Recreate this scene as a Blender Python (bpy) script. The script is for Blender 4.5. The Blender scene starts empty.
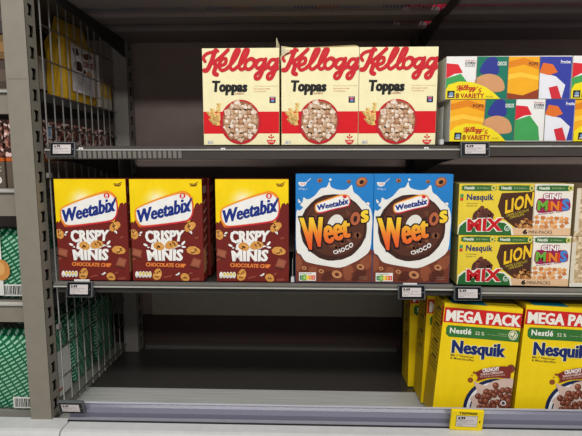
import bpy, math, random
from mathutils import Vector, Matrix, Euler
random.seed(7)
C = bpy.context.scene.collection
R = math.radians

# ------------------------------------------------------------------ camera
FPX = 450.0
cam_d = bpy.data.cameras.new('camera'); cam = bpy.data.objects.new('camera', cam_d); C.objects.link(cam)
CAM = Vector((0, -1.12, 1.22))
cam.location = CAM
cam.rotation_euler = (R(90 - 6.9), 0, R(1.8))
cam_d.sensor_width = 36; cam_d.sensor_fit = 'HORIZONTAL'; cam_d.lens = FPX / 582 * 36
cam_d.clip_start = 0.02
bpy.context.scene.camera = cam
CR = Euler(cam.rotation_euler).to_matrix()

def at(px, py, Y=0.0):
    """the world point that stands at depth Y and shows at this pixel"""
    d = CR @ Vector(((px - 291) / FPX, -(py - 218) / FPX, -1))
    return CAM + d * ((Y - CAM.y) / d.y)

# ------------------------------------------------------------------ light
w = bpy.data.worlds.new('store_ambient'); bpy.context.scene.world = w; w.use_nodes = True
w.node_tree.nodes['Background'].inputs[0].default_value = (0.96, 0.97, 1.0, 1)
w.node_tree.nodes['Background'].inputs[1].default_value = 0.19

def area(name, loc, sx, sy, power, target, col=(1, 0.985, 0.955)):
    d = bpy.data.lights.new(name, 'AREA'); d.shape = 'RECTANGLE'; d.size = sx; d.size_y = sy
    d.energy = power; d.color = col
    o = bpy.data.objects.new(name, d); C.objects.link(o); o.location = loc
    o.rotation_euler = (Vector(target) - Vector(loc)).to_track_quat('-Z', 'Y').to_euler()
    return o
area('aisle_light_strip', (0.1, -1.75, 2.95), 4.2, 0.22, 62, (0.1, -0.6, 1.0))
area('aisle_light_strip', (0.1, -3.3, 2.95), 4.2, 0.22, 50, (0.1, 0, 1.0))

sc = bpy.context.scene
sc.view_settings.view_transform = 'Standard'; sc.view_settings.look = 'None'
sc.view_settings.exposure = 0.0; sc.view_settings.gamma = 1.0; sc.view_settings.use_curve_mapping = False

# ------------------------------------------------------------------ materials
def s2l(c): return tuple(((v / 255) / 12.92 if v / 255 <= 0.04045 else ((v / 255 + 0.055) / 1.055) ** 2.4) for v in c) + (1,)
_mc = {}
def mat(rgb, rough=0.55, metal=0.0, spec=0.25, var=0.04):
    """plain painted or printed surface with slight procedural variation"""
    k = (tuple(rgb), rough, metal, spec, var)
    if k in _mc: return _mc[k]
    m = bpy.data.materials.new('surface'); m.use_nodes = True
    nt = m.node_tree; b = nt.nodes['Principled BSDF']
    b.inputs['Roughness'].default_value = rough; b.inputs['Metallic'].default_value = metal
    b.inputs['Specular IOR Level'].default_value = spec
    tc = nt.nodes.new('ShaderNodeTexCoord'); n = nt.nodes.new('ShaderNodeTexNoise')
    n.inputs['Scale'].default_value = 35; n.inputs['Detail'].default_value = 3
    nt.links.new(tc.outputs['Object'], n.inputs['Vector'])
    r = nt.nodes.new('ShaderNodeValToRGB')
    c = s2l(rgb)
    r.color_ramp.elements[0].position = 0.3; r.color_ramp.elements[1].position = 0.7
    r.color_ramp.elements[0].color = tuple(x * (1 - var) for x in c[:3]) + (1,)
    r.color_ramp.elements[1].color = tuple(min(1, x * (1 + var)) for x in c[:3]) + (1,)
    nt.links.new(n.outputs['Fac'], r.inputs[0]); nt.links.new(r.outputs[0], b.inputs['Base Color'])
    _mc[k] = m
    return m

def ramp_mat(stops, axis=2, rough=0.5):
    """print whose own ink runs from one colour to another across the object"""
    m = bpy.data.materials.new('graded_ink'); m.use_nodes = True
    nt = m.node_tree; b = nt.nodes['Principled BSDF']; b.inputs['Roughness'].default_value = rough
    tc = nt.nodes.new('ShaderNodeTexCoord'); s = nt.nodes.new('ShaderNodeSeparateXYZ'); r = nt.nodes.new('ShaderNodeValToRGB')
    nt.links.new(tc.outputs['Generated'], s.inputs[0]); nt.links.new(s.outputs[axis], r.inputs[0])
    while len(r.color_ramp.elements) < len(stops): r.color_ramp.elements.new(0.5)
    for e, (p, c) in zip(r.color_ramp.elements, stops): e.position = p; e.color = s2l(c)
    nt.links.new(r.outputs[0], b.inputs['Base Color'])
    return m

def spots_mat(cols, scale, rough=0.45, kind='voronoi', stretch=(1, 1, 1)):
    m = bpy.data.materials.new('speckled'); m.use_nodes = True
    nt = m.node_tree; b = nt.nodes['Principled BSDF']; b.inputs['Roughness'].default_value = rough
    tc = nt.nodes.new('ShaderNodeTexCoord'); mp = nt.nodes.new('ShaderNodeMapping'); mp.inputs['Scale'].default_value = stretch
    nt.links.new(tc.outputs['Object'], mp.inputs[0])
    r = nt.nodes.new('ShaderNodeValToRGB'); r.color_ramp.interpolation = 'CONSTANT'
    if kind == 'voronoi':
        v = nt.nodes.new('ShaderNodeTexVoronoi'); v.inputs['Scale'].default_value = scale
        nt.links.new(mp.outputs[0], v.inputs['Vector'])
        sp = nt.nodes.new('ShaderNodeSeparateColor'); nt.links.new(v.outputs['Color'], sp.inputs[0]); src = sp.outputs[0]
    else:
        v = nt.nodes.new('ShaderNodeTexNoise'); v.inputs['Scale'].default_value = scale; v.inputs['Detail'].default_value = 4
        nt.links.new(mp.outputs[0], v.inputs['Vector']); src = v.outputs['Fac']
    nt.links.new(src, r.inputs[0])
    while len(r.color_ramp.elements) < len(cols): r.color_ramp.elements.new(0.5)
    for e, (p, c) in zip(r.color_ramp.elements, cols): e.position = p; e.color = s2l(c)
    nt.links.new(r.outputs[0], b.inputs['Base Color'])
    return m

def green_print():
    """green film printed with diagonal lines of small pale writing-like dashes"""
    m = bpy.data.materials.new('green_film'); m.use_nodes = True
    nt = m.node_tree; b = nt.nodes['Principled BSDF']; b.inputs['Roughness'].default_value = 0.3
    L = nt.links.new
    tc = nt.nodes.new('ShaderNodeTexCoord'); s = nt.nodes.new('ShaderNodeSeparateXYZ'); L(tc.outputs['Object'], s.inputs[0])
    def M(op, a, c=None, v=None):
        n = nt.nodes.new('ShaderNodeMath'); n.operation = op
        L(a, n.inputs[0])
        if c is not None: L(c, n.inputs[1])
        if v is not None: n.inputs[1].default_value = v
        return n.outputs[0]
    h = M('ADD', s.outputs[0], s.outputs[1])
    d1 = M('SUBTRACT', s.outputs[2], M('MULTIPLY', h, v=0.55))
    row = M('FRACT', M('MULTIPLY', d1, v=88))
    col = M('FRACT', M('MULTIPLY', M('ADD', h, M('MULTIPLY', s.outputs[2], v=.55)), v=42))
    k = M('MULTIPLY', M('LESS_THAN', row, v=0.42), M('LESS_THAN', col, v=0.78))
    mx = nt.nodes.new('ShaderNodeMix'); mx.data_type = 'RGBA'
    mx.inputs[6].default_value = s2l((8, 98, 62)); mx.inputs[7].default_value = s2l((150, 200, 170))
    L(k, mx.inputs[0]); L(mx.outputs[2], b.inputs['Base Color'])
    return m

def brushed(rgb, rough=0.35, metal=0.6, axis=0):
    m = bpy.data.materials.new('brushed_metal'); m.use_nodes = True
    nt = m.node_tree; b = nt.nodes['Principled BSDF']
    b.inputs['Metallic'].default_value = metal; b.inputs['Roughness'].default_value = rough
    tc = nt.nodes.new('ShaderNodeTexCoord'); mp = nt.nodes.new('ShaderNodeMapping')
    sc_ = [60, 60, 60]; sc_[axis] = 2; mp.inputs['Scale'].default_value = sc_
    n = nt.nodes.new('ShaderNodeTexNoise'); n.inputs['Scale'].default_value = 3; n.inputs['Detail'].default_value = 5
    r = nt.nodes.new('ShaderNodeValToRGB'); c = s2l(rgb)
    r.color_ramp.elements[0].position = .3; r.color_ramp.elements[1].position = .75
    r.color_ramp.elements[0].color = tuple(x * .85 for x in c[:3]) + (1,); r.color_ramp.elements[1].color = tuple(min(1, x * 1.12) for x in c[:3]) + (1,)
    nt.links.new(tc.outputs['Object'], mp.inputs[0]); nt.links.new(mp.outputs[0], n.inputs['Vector'])
    nt.links.new(n.outputs['Fac'], r.inputs[0]); nt.links.new(r.outputs[0], b.inputs['Base Color'])
    return m

def clear_plastic(tint=(1, 1, 1), trans=0.8, rough=0.12):
    m = bpy.data.materials.new('clear_plastic'); m.use_nodes = True
    nt = m.node_tree; nt.nodes.remove(nt.nodes['Principled BSDF']); out = nt.nodes['Material Output']
    t = nt.nodes.new('ShaderNodeBsdfTransparent'); t.inputs[0].default_value = tuple(tint) + (1,)
    p = nt.nodes.new('ShaderNodeBsdfPrincipled'); p.inputs['Base Color'].default_value = tuple(tint) + (1,)
    p.inputs['Roughness'].default_value = rough; p.inputs['Specular IOR Level'].default_value = .8
    x = nt.nodes.new('ShaderNodeMixShader'); x.inputs[0].default_value = 1 - trans
    nt.links.new(t.outputs[0], x.inputs[1]); nt.links.new(p.outputs[0], x.inputs[2]); nt.links.new(x.outputs[0], out.inputs[0])
    return m

# ------------------------------------------------------------------ mesh helpers
class MB:
    def __init__(s): s.v = []; s.f = []; s.mi = []; s.mats = []
    def m(s, mt):
        if mt not in s.mats: s.mats.append(mt)
        return s.mats.index(mt)
    def face(s, pts, mt):
        b = len(s.v); s.v += [tuple(p) for p in pts]; s.f.append(tuple(range(b, b + len(pts)))); s.mi.append(s.m(mt))
    def box(s, x0, x1, y0, y1, z0, z1, mt):
        b = len(s.v)
        s.v += [(x, y, z) for x in (x0, x1) for y in (y0, y1) for z in (z0, z1)]
        for q in ((0, 1, 3, 2), (4, 6, 7, 5), (0, 4, 5, 1), (2, 3, 7, 6), (0, 2, 6, 4), (1, 5, 7, 3)):
            s.f.append(tuple(b + i for i in q)); s.mi.append(s.m(mt))
    def prism_x(s, prof, x0, x1, mt):
        """profile of (y, z) points run along x"""
        n = len(prof); b = len(s.v)
        s.v += [(x0, y, z) for y, z in prof] + [(x1, y, z) for y, z in prof]
        for i in range(n):
            j = (i + 1) % n; s.f.append((b + i, b + j, b + n + j, b + n + i)); s.mi.append(s.m(mt))
        s.f.append(tuple(b + i for i in reversed(range(n)))); s.mi.append(s.m(mt))
        s.f.append(tuple(b + n + i for i in range(n))); s.mi.append(s.m(mt))
    def tube(s, a, c, r, mt, n=6):
        a = Vector(a); c = Vector(c); d = (c - a).normalized()
        u = d.cross(Vector((0.3, 0.5, 0.81))).normalized(); w_ = d.cross(u); b = len(s.v)
        for p in (a, c):
            for i in range(n):
                t = 2 * math.pi * i / n; s.v.append(tuple(p + (u * math.cos(t) + w_ * math.sin(t)) * r))
        for i in range(n):
            j = (i + 1) % n; s.f.append((b + i, b + j, b + n + j, b + n + i)); s.mi.append(s.m(mt))
        s.f.append(tuple(b + i for i in range(n))); s.mi.append(s.m(mt)); s.f.append(tuple(b + n + i for i in range(n))); s.mi.append(s.m(mt))
    def build(s, name, parent=None, smooth=False, bevel=0, loc=None):
        me = bpy.data.meshes.new(name); me.from_pydata(s.v, [], s.f)
        for mt in s.mats: me.materials.append(mt)
        for p, i in zip(me.polygons, s.mi): p.material_index = i; p.use_smooth = smooth
        me.update()
        o = bpy.data.objects.new(name, me); C.objects.link(o)
        if parent: o.parent = parent
        if loc: o.location = loc
        if bevel:
            b = o.modifiers.new('bevel', 'BEVEL'); b.width = bevel; b.segments = 2; b.limit_method = 'ANGLE'
        return o

def thing(name, label, cat, loc=(0, 0, 0), rot=(0, 0, 0), group=None):
    o = bpy.data.objects.new(name, None); o.empty_display_size = .05; C.objects.link(o)
    o.location = loc; o.rotation_euler = rot; o['label'] = label; o['category'] = cat
    if group: o['group'] = group
    return o
def tag(o, label, cat, group=None):
    o['label'] = label; o['category'] = cat
    if group: o['group'] = group
    return o
def dup(root, loc, rot=None, label=None, group=None, skip=()):
    r = root.copy(); C.objects.link(r); r.location = loc
    if rot is not None: r.rotation_euler = rot
    if label: r['label'] = label
    if group: r['group'] = group
    for ch in list(root.children):
        if ch.name.split('.')[0] in skip: continue
        c = ch.copy(); C.objects.link(c); c.parent = r
        for g in list(ch.children):
            d = g.copy(); C.objects.link(d); d.parent = c
    return r
def struct(name, mb, **k):
    o = mb.build(name, **k); o['kind'] = 'structure'; return o

# ------------------------------------------------------------------ flat printing on a carton face
_tc = {}
def text_geo(s, off, shear):
    k = (s, off, shear)
    if k in _tc: return _tc[k]
    cu = bpy.data.curves.new('t', 'FONT'); cu.body = s; cu.offset = off; cu.shear = shear; cu.resolution_u = 2
    cu.space_character = 1.0 + max(0, off) * 1.2
    o = bpy.data.objects.new('t', cu); C.objects.link(o)
    bpy.context.view_layer.update()
    me = bpy.data.meshes.new_from_object(o.evaluated_get(bpy.context.evaluated_depsgraph_get()))
    v = [(p.co.x, p.co.y) for p in me.vertices]; f = [tuple(p.vertices) for p in me.polygons]
    bpy.data.objects.remove(o); bpy.data.curves.remove(cu); bpy.data.meshes.remove(me)
    _tc[k] = (v, f); return _tc[k]

def smooth_poly(pts, n=5, closed=True):
    out = []; N = len(pts)
    rng = range(N) if closed else range(N - 1)
    for i in rng:
        g = (lambda k: pts[k % N]) if closed else (lambda k: pts[max(0, min(N - 1, k))])
        p0, p1, p2, p3 = g(i - 1), g(i), g(i + 1), g(i + 2)
        for j in range(n):
            t = j / n
            out.append(tuple(0.5 * (2 * p1[a] + (p2[a] - p0[a]) * t + (2 * p0[a] - 5 * p1[a] + 4 * p2[a] - p3[a]) * t * t + (3 * p1[a] - p0[a] - 3 * p2[a] + p3[a]) * t ** 3) for a in (0, 1)))
    if not closed: out.append(pts[-1])
    return out

class Art:
    """flat shapes in the plane of a face of width W and height H (local x 0..W, z 0..H, y outwards = -),
    drawn in source coordinates that four corners map on to the face"""
    STEP = 0.00022
    def __init__(s, corners, W, H, crop=(0, 0, 1)):
        s.c = corners; s.W = W; s.H = H; s.crop = crop; s.mb = MB(); s.lay = 1; s.clip = True
    def uv(s, p):
        x = s.crop[0] + p[0] / s.crop[2]; y = s.crop[1] + p[1] / s.crop[2]
        (x0, y0), (x1, y1), (x2, y2), (x3, y3) = s.c            # TL TR BR BL
        u = v = .5
        for _ in range(8):
            fx = x0 * (1 - u) * (1 - v) + x1 * u * (1 - v) + x2 * u * v + x3 * (1 - u) * v - x
            fy = y0 * (1 - u) * (1 - v) + y1 * u * (1 - v) + y2 * u * v + y3 * (1 - u) * v - y
            a = (x1 - x0) * (1 - v) + (x2 - x3) * v; b = (x3 - x0) * (1 - u) + (x2 - x1) * u
            c = (y1 - y0) * (1 - v) + (y2 - y3) * v; d = (y3 - y0) * (1 - u) + (y2 - y1) * u
            D = a * d - b * c; u -= (d * fx - b * fy) / D; v -= (a * fy - c * fx) / D
        return u, v
    def P(s, p):
        u, v = s.uv(p)
        if s.clip: u = min(.9985, max(.0015, u)); v = min(.9985, max(.0015, v))
        return (u * s.W, -s.lay * s.STEP, (1 - v) * s.H)
    def poly(s, pts, col, lay=None, smooth=0):
        if lay: s.lay = lay
        if smooth: pts = smooth_poly(pts, smooth)
        s.mb.face([s.P(p) for p in pts], col if not isinstance(col, tuple) else mat(col))
    def rect(s, x0, y0, x1, y1, col, lay=None): s.poly([(x0, y0), (x1, y0), (x1, y1), (x0, y1)], col, lay)
    def ell(s, cx, cy, rx, ry, col, lay=None, rot=0, n=20, wob=0):
        c, q = math.cos(R(rot)), math.sin(R(rot)); pts = []
        for i in range(n):
            t = 2 * math.pi * i / n; k = 1 + wob * math.sin(i * 2.4) * math.cos(i * 1.3)
            a, b = rx * k * math.cos(t), ry * k * math.sin(t); pts.append((cx + a * c - b * q, cy + a * q + b * c))
        s.poly(pts, col, lay)
    def text(s, t, quad, col, lay=None, off=0.0, shear=0.0, arch=0.0, bold=0.0):
        """text stretched into TL TR BR BL; the box is that of the un-thickened letters"""
        if lay: s.lay = lay
        if bold:
            for i, d in enumerate((-1, 1, -.33, .33)): s.text(t, [(x + bold * d, y) for x, y in quad], col, lay + .16 * i, off, shear, arch)
            return
        v0, _ = text_geo(t, 0.0, shear); v, f = text_geo(t, off, shear)
        x0 = min(p[0] for p in v0); x1 = max(p[0] for p in v0); y0 = min(p[1] for p in v0); y1 = max(p[1] for p in v0)
        if off: x0, x1 = min(p[0] for p in v) + off, max(p[0] for p in v) - off
        (ax, ay), (bx, by), (cx, cy), (dx, dy) = quad
        mt = col if not isinstance(col, tuple) else mat(col); b = len(s.mb.v)
        for px, py in v:
            u = (px - x0) / (x1 - x0); q = 1 - (py - y0) / (y1 - y0)
            X = ax * (1 - u) * (1 - q) + bx * u * (1 - q) + cx * u * q + dx * (1 - u) * q
            Y = ay * (1 - u) * (1 - q) + by * u * (1 - q) + cy * u * q + dy * (1 - u) * q - arch * 4 * u * (1 - u)
            s.mb.v.append(s.P((X, Y)))
        k = s.mb.m(mt)
        for fc in f: s.mb.f.append(tuple(b + i for i in fc)); s.mb.mi.append(k)
    def row(s, t, x0, y0, x1, y1, col, lay=None, **k): s.text(t, [(x0, y0), (x1, y0), (x1, y1), (x0, y1)], col, lay, **k)
    def stroke(s, pts, wd, col, lay=None, n=6):
        pp = smooth_poly(pts, n, closed=False)
        if lay: s.lay = lay
        mt = col if not isinstance(col, tuple) else mat(col)
        V = []; N = len(pp); base = s.lay
        for i, p in enumerate(pp):
            a = pp[max(0, i - 1)]; b = pp[min(N - 1, i + 1)]; dx, dy = b[0] - a[0], b[1] - a[1]; l = math.hypot(dx, dy) or 1
            k = wd / 2; s.lay = base + .16 * i / N
            nx, ny = -dy / l * k, dx / l * k
            V.append((s.P((p[0] + nx, p[1] + ny)), s.P((p[0] - nx, p[1] - ny))))
            if i in (0, N - 1):
                sg = -1 if i == 0 else 1; tx, ty = dx / l * k * sg, dy / l * k * sg
                s.mb.face([s.P((p[0] + nx * math.cos(t * math.pi / 6) + tx * math.sin(t * math.pi / 6), p[1] + ny * math.cos(t * math.pi / 6) + ty * math.sin(t * math.pi / 6))) for t in range(7)], mt)
        for i in range(N - 1): s.mb.face([V[i][0], V[i + 1][0], V[i + 1][1], V[i][1]], mt)
        s.lay = base
    def done(s, name, parent, label=None):
        o = s.mb.build(name, parent); s.mb = MB()
        if label: o['label'] = label
        return o

def cookie(A, cx, cy, rx, ry, rot, lay, base=(214, 150, 72), chip=(92, 48, 26)):
    A.ell(cx, cy, rx, ry, base, lay, rot, 18, .07)
    rnd = random.Random(int(cx * 7 + cy))
    c, q = math.cos(R(rot)), math.sin(R(rot))
    for i in range(8):
        a = rnd.uniform(0, 6.28); d = rnd.uniform(.1, .75); x, y = rx * d * math.cos(a), ry * d * math.sin(a)
        A.ell(cx + x * c - y * q, cy + x * q + y * c, rx * .15, ry * .2, chip if i % 3 else (240, 190, 110), lay + 1, rot + i * 40, 7)

def ring(A, cx, cy, r, lay, outer=(150, 84, 44), hole=(40, 20, 14), rot=-20, sq=.8):
    A.ell(cx, cy, r, r * sq, outer, lay, rot, 20); A.ell(cx - r * .1, cy - r * .1, r * .8, r * sq * .72, (190, 124, 76), lay + 1, rot, 18)
    A.ell(cx, cy, r * .42, r * sq * .42, hole, lay + 2, rot, 14)

def carton(parent, W, H, D, front, side, top, name='carton', label=None):
    mb = MB()
    x0, x1, y0, y1, z0, z1 = 0, W, 0, D, 0, H
    F = mb.face
    F([(x0, y0, z0), (x1, y0, z0), (x1, y0, z1), (x0, y0, z1)], front)
    F([(x1, y1, z0), (x0, y1, z0), (x0, y1, z1), (x1, y1, z1)], front)
    F([(x0, y1, z0), (x0, y0, z0), (x0, y0, z1), (x0, y1, z1)], side)
    F([(x1, y0, z0), (x1, y1, z0), (x1, y1, z1), (x1, y0, z1)], side)
    F([(x0, y0, z1), (x1, y0, z1), (x1, y1, z1), (x0, y1, z1)], top)
    F([(x0, y1, z0), (x1, y1, z0), (x1, y0, z0), (x0, y0, z0)], top)
    # glued top flap seam
    mb.box(x0 + .002, x1 - .002, y0 + D * .35, y1 - .002, z1, z1 + .0006, top)
    o = mb.build(name, parent)
    if label: o['label'] = label
    return o

# ================================================================== THE SETTING
GREY = mat((150, 146, 136), .5, 0.0, .4)
DARKPANEL = mat((146, 128, 121), .6)
XL, XR = -.652, 1.15                 # inner side of the post; right side beyond the frame
Z1 = at(300, 145.6, 0).z            # top of the upper price rail
Z2 = at(300, 283.2, 0).z            # top of the middle price rail
ZB = at(200, 420.0, -.02).z         # top of the base unit
ZD = ZB - .018                      # bottom deck
YB = .50                            # back panel
ZT = at(300, 42, YB).z              # underside of the top shelf at the back
XM = at(457, 200, 0).x              # where the two bays meet

mb = MB(); mb.box(-3, 3, -4.5, 1.2, -.05, 0, mat((205, 200, 192), .35)); struct('floor', mb)
mb = MB()
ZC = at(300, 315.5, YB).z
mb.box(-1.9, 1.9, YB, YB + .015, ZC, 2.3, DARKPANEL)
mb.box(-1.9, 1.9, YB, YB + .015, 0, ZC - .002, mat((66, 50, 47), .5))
struct('wall_back', mb)
mb = MB()
lp = mat((172, 162, 148), .5)
zc2 = at(300, 285, YB).z
mb.box(-.57, .36, YB - .006, YB - .001, ZC, Z2 - .05, lp)
o = mb.build('back_plate'); tag(o, 'grey metal back plate visible under the middle shelf of the empty bay', 'panel')

# ================================================================== FIXTURES
POSTM = mat((133, 127, 115), .55, 0, .3); SLOT_SHADE = mat((12, 11, 11), .8)
def slotted_side(mb, x, y0, y1, z0, z1, pitch, sw, sh, mt, phase=0.0):
    """a side plate at x with a column of real slots, dark inside"""
    ym = (y0 + y1) / 2; z = z0 + phase
    prev = z0
    while z + sh < z1:
        a, b = ym - sw / 2, ym + sw / 2
        mb.face([(x, y0, prev), (x, y1, prev), (x, y1, z), (x, y0, z)], mt)
        mb.face([(x, y0, z), (x, a, z), (x, a + sw * .25, z + sh * .3), (x, a + sw * .25, z + sh * .7), (x, a, z + sh), (x, y0, z + sh)], mt)
        mb.face([(x, b, z), (x, y1, z), (x, y1, z + sh), (x, b, z + sh), (x, b - sw * .05, z + sh * .7), (x, b - sw * .05, z + sh * .3)], mt)
        prev = z + sh; z += pitch
    mb.face([(x, y0, prev), (x, y1, prev), (x, y1, z1), (x, y0, z1)], mt)

def post(label, xl, xr, y0, y1, z0, z1, side=1, mt=POSTM, front=False):
    t = thing('shelf_upright', label, 'post', ((xl + xr) / 2, (y0 + y1) / 2, z0))
    cx, cy = (xl + xr) / 2, (y0 + y1) / 2
    mb = MB(); tk = .0018; X = (xr - xl) / 2; Y = (y1 - y0) / 2; H = z1 - z0
    mb.box(-X, X, -Y, -Y + tk, 0, H, mt)
    mb.box(-X, X, Y - tk, Y, 0, H, mt)
    mb.box(-X, -X + tk, -Y + tk, Y - tk, 0, H, mt)
    slotted_side(mb, X, -Y, Y, 0, H, .05, .019, .028, mt, .02)
    mb.box(X - .012, X - .010, -Y + tk, Y - tk, 0, H, SLOT_SHADE)  # near-black sheet stands in for the shade inside the hollow post
    mb.build('column', t)
    return t
XP0 = at(17.6, 200, -.02).x; XP1 = at(40.5, 218, -.02).x
p = post('grey slotted steel upright standing at the front left, at the end of the wire divider', XP0, XP1, -.03, .014, ZB, 2.2)
mb = MB(); zz = at(10, 80, -.02).z
mb.box(-(XP1 - XP0) / 2 + .002, (XP1 - XP0) / 2 - .002, -.0222, -.0216, zz - ZB, zz - ZB + .0015, mat((110, 106, 98))); mb.build('joint_line', p)
BP = mat((138, 132, 126), .5)
xb0 = at(118, 200, .44).x; xb1 = at(133, 200, .44).x
post('dark slotted back upright at the left end of the empty bay, behind the wire divider', xb0, xb1 - .003, .44, .495, ZD, 2.2, mt=BP)
xm0 = at(414, 120, .45).x
post('dark slotted back upright between the two bays, behind the stacks of cartons', xm0 - .012, xm0 + .03, .45, .495, ZD, 2.2, mt=mat((60, 57, 55), .5))

# wire divider
mesh_t = thing('wire_divider', 'grey wire mesh divider standing upright between the two bays at left', 'divider', (XP1 + .008, .02, ZD))
WM = brushed((150, 148, 142), .4, .35, 2)
mb = MB(); zt = 2.15 - ZD; n = 10
for i in range(n + 1):
    y = .0 + i * .0415; mb = MB(); mb.tube((0, y, .01), (0, y, zt), .0019, WM); mb.build('upright_wire', mesh_t, smooth=True)
z = .03
while z < zt: mb = MB(); mb.tube((.003, -.003, z), (.003, .418, z), .0019, WM); mb.build('cross_wire', mesh_t, smooth=True); z += .083
for z in (.25, .65, 1.1, 1.5): mb = MB(); mb.box(-.003, .005, -.012, .002, z, z + .012, WM); mb.build('clip', mesh_t)

# ---- shelves
RAIL = mat((70, 64, 60), .35, 0, .4); RAIL2 = mat((112, 109, 103), .4); LINE = brushed((205, 205, 198), .3, .4)
def shelf(label, x0, x1, z, deckm, rail_h, bracket=True, ribs=None, railm=RAIL, lip=True, depth=.436, hang=.05):
    t = thing('shelf', label, 'shelf', (x0, 0, z))
    W = x1 - x0
    mb = MB(); mb.box(0, W, .004, depth, -.03, -.004, deckm); mb.build('deck', t)
    mb = MB()
    mb.prism_x([(.0035, 0), (-.006, -.001), (-.012, -rail_h * .25), (-.008, -rail_h), (.0035, -rail_h)], 0, W, railm)
    mb.build('price_rail', t)
    mb = MB()
    mb.prism_x([(.004, .002), (-.007, .0015), (-.0075, -.0035), (.004, -.0005)], 0, W, LINE)
    mb.build('rail_edge', t, label='bright edge') if False else mb.build('rail_edge', t)['label'] if False else None
    mb = MB(); mb.prism_x([(-.0125, -.0085), (-.0142, -.0095), (-.0142, -.0115), (-.0125, -.0125)], 0, W, LINE); mb.build('rail_lip', t)
    if ribs:
        mb = MB(); a, b = ribs; x = a
        rm = mat((118, 114, 108), .4)
        while x < b:
            mb.prism_x([(-.0128, -rail_h * .42), (-.0128 + .0015, -rail_h * .9), (-.0105, -rail_h * .95), (-.0105, -rail_h * .38)], x, x + .0085, rm); x += .0125
        mb.build('ribbed_insert', t)
    if bracket:
        for xx in (.001, W - .004):
            mb = MB(); pr = [(.012, -.026), (.012, -rail_h), (.12, -rail_h - .008), (depth - .02, -rail_h - hang), (depth - .02, -.03)]
            mb.prism_x([(y, zz_) for y, zz_ in pr], xx, xx + .003, mat((58, 56, 54), .4)); mb.build('bracket', t)
    return t
DK = mat((64, 61, 58), .45); RH1 = .033; RH2 = .009
xl1 = XP1 + .018
shelf('upper dark grey shelf carrying the cream cartons, with ribbed price rail', xl1, XM - .002, Z1, DK, RH1, ribs=(.02, .34))
shelf('upper dark grey shelf on the right carrying the small multipacks', XM + .002, XR, at(520, 142.3, 0).z, DK, RH1)
shelf('thin middle shelf carrying the maroon and blue cartons', xl1, XM - .002, Z2, DK, RH2 + .004, hang=.03, railm=RAIL2)
shelf('thin middle shelf on the right carrying the small mix packs', XM + .002, XR, at(520, 288.0, 0).z, DK, RH2 + .010, hang=.03, railm=RAIL2)
Z1R = at(520, 142.3, 0).z; Z2R = at(520, 288.0, 0).z

# top shelf seen from below: slotted deck on cross beams
def top_shelf(label, x0, x1, goods):
    t = thing('perforated_shelf', label, 'shelf', (x0, 0, ZT))
    W = x1 - x0; bm_ = mat((116, 106, 106), .5); sm = mat((130, 130, 134), .4)
    for a, b in ((-.02, .135), (.20, .275), (.335, .485)):
        mb = MB(); mb.prism_x([(a, .013), (a, .004), (a + .008, -.004), (b - .008, -.004), (b, .004), (b, .013)], 0, W, bm_); mb.build('cross_beam', t)
    for a, b in ((.135, .20), (.275, .335)):
        mb = MB(); x = .004
        while x < W - .012:
            mb.face([(x, a, .010), (x + .0032, a, .010), (x + .0082, b, .010), (x + .005, b, .010)], sm)
            mb.face([(x, a, .0125), (x + .0032, a, .0125), (x + .0082, b, .0125), (x + .005, b, .0125)], sm)
            x += .0098
        mb.build('slotted_plate', t)
    return t
top_shelf('top shelf over the empty-backed bay, seen from below', XP1 + .02, XM - .004, None)
top_shelf('top shelf at the upper right, seen from below', XM + .004, XR, None)
# goods standing on the slats, seen only through them; packed close to block light from above
def tray(x0, x1, cols, label):
    t = thing('goods_tray', label, 'tray', (x0, -.02, ZT + .0135))
    mb = MB(); W = x1 - x0; x = 0; i = 0
    while x < W - .03:
        mb.box(x, min(W, x + .06), 0, .50, 0, .06, mat(cols[i % len(cols)])); x += .061; i += 1
    mb.build('packs', t)
    return t
tray(XM + .012, XR, [(236, 40, 100), (220, 34, 90), (240, 70, 120)], 'magenta packs seen through the slots of the top right shelf')
tray(XP1 + .02, XM - .09, [(110, 112, 150), (140, 136, 150), (90, 90, 150), (160, 90, 100)], 'dark packs seen through the slots of the top left shelf')
tray(XM - .088, XM - .008, [(236, 40, 100)], 'single magenta pack over the slots beside the middle upright')
for xx, lab in ((XM - .004, 'dark bracket holding the top shelf between the two bays'), (at(52, 0, 0).x, 'dark bracket holding the top shelf above the wire divider')):
    t = thing('shelf_bracket', lab, 'bracket', (xx, 0, ZT))
    mb = MB(); mb.prism_x([(-.02, -.005), (-.02, -.028), (.15, -.032), (.435, -.062), (.435, -.005)], -.0025, .0025, mat((40, 38, 38), .35)); mb.build('bracket_plate', t)

# ---- bottom: base unit, deck, riser
BASE = mat((206, 206, 205), .55, 0, .3)
xj = at(59.5, 428, -.08).x
for (a, b, lab) in ((-1.7, xj - .0015, 'light grey base cover under the left bay'), (xj + .0015, 1.3, 'light grey base cover under the empty bay and the yellow cartons')):
    mb = MB(); mb.prism_x([(-.02, 0), (-.085, 0), (-.085, ZB - .012), (-.079, ZB - .003), (-.07, ZB), (-.02, ZB)], a, b, BASE)
    o = mb.build('base_cover', bevel=.002); tag(o, lab, 'base')
t = thing('bottom_shelf', 'wide dark bottom shelf with a lighter bare front strip', 'shelf', (XP1, 0, ZD))
mb = MB(); mb.box(.0, 1.5, -.018, YB - .002, -.02, 0, mat((66, 63, 60), .32, 0, .5)); mb.build('deck', t)
yl = None
for k in range(60):
    yy = k * .005
    zz = ZD + .003
    if at(300, 391.5, yy).z <= zz: yl = yy; break
yl = yl or .16
mb = MB(); mb.prism_x([(-.016, .0003), (-.016, .004), (yl, .004), (yl + .002, .0003)], 0, 1.5, brushed((182, 182, 178), .5, .0)); mb.build('front_strip', t, )
mb = MB(); mb.box(.07, 1.0, YB - .03, YB - .004, .0003, .014, mat((86, 82, 76), .5)); mb.build('back_rail', t)
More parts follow.
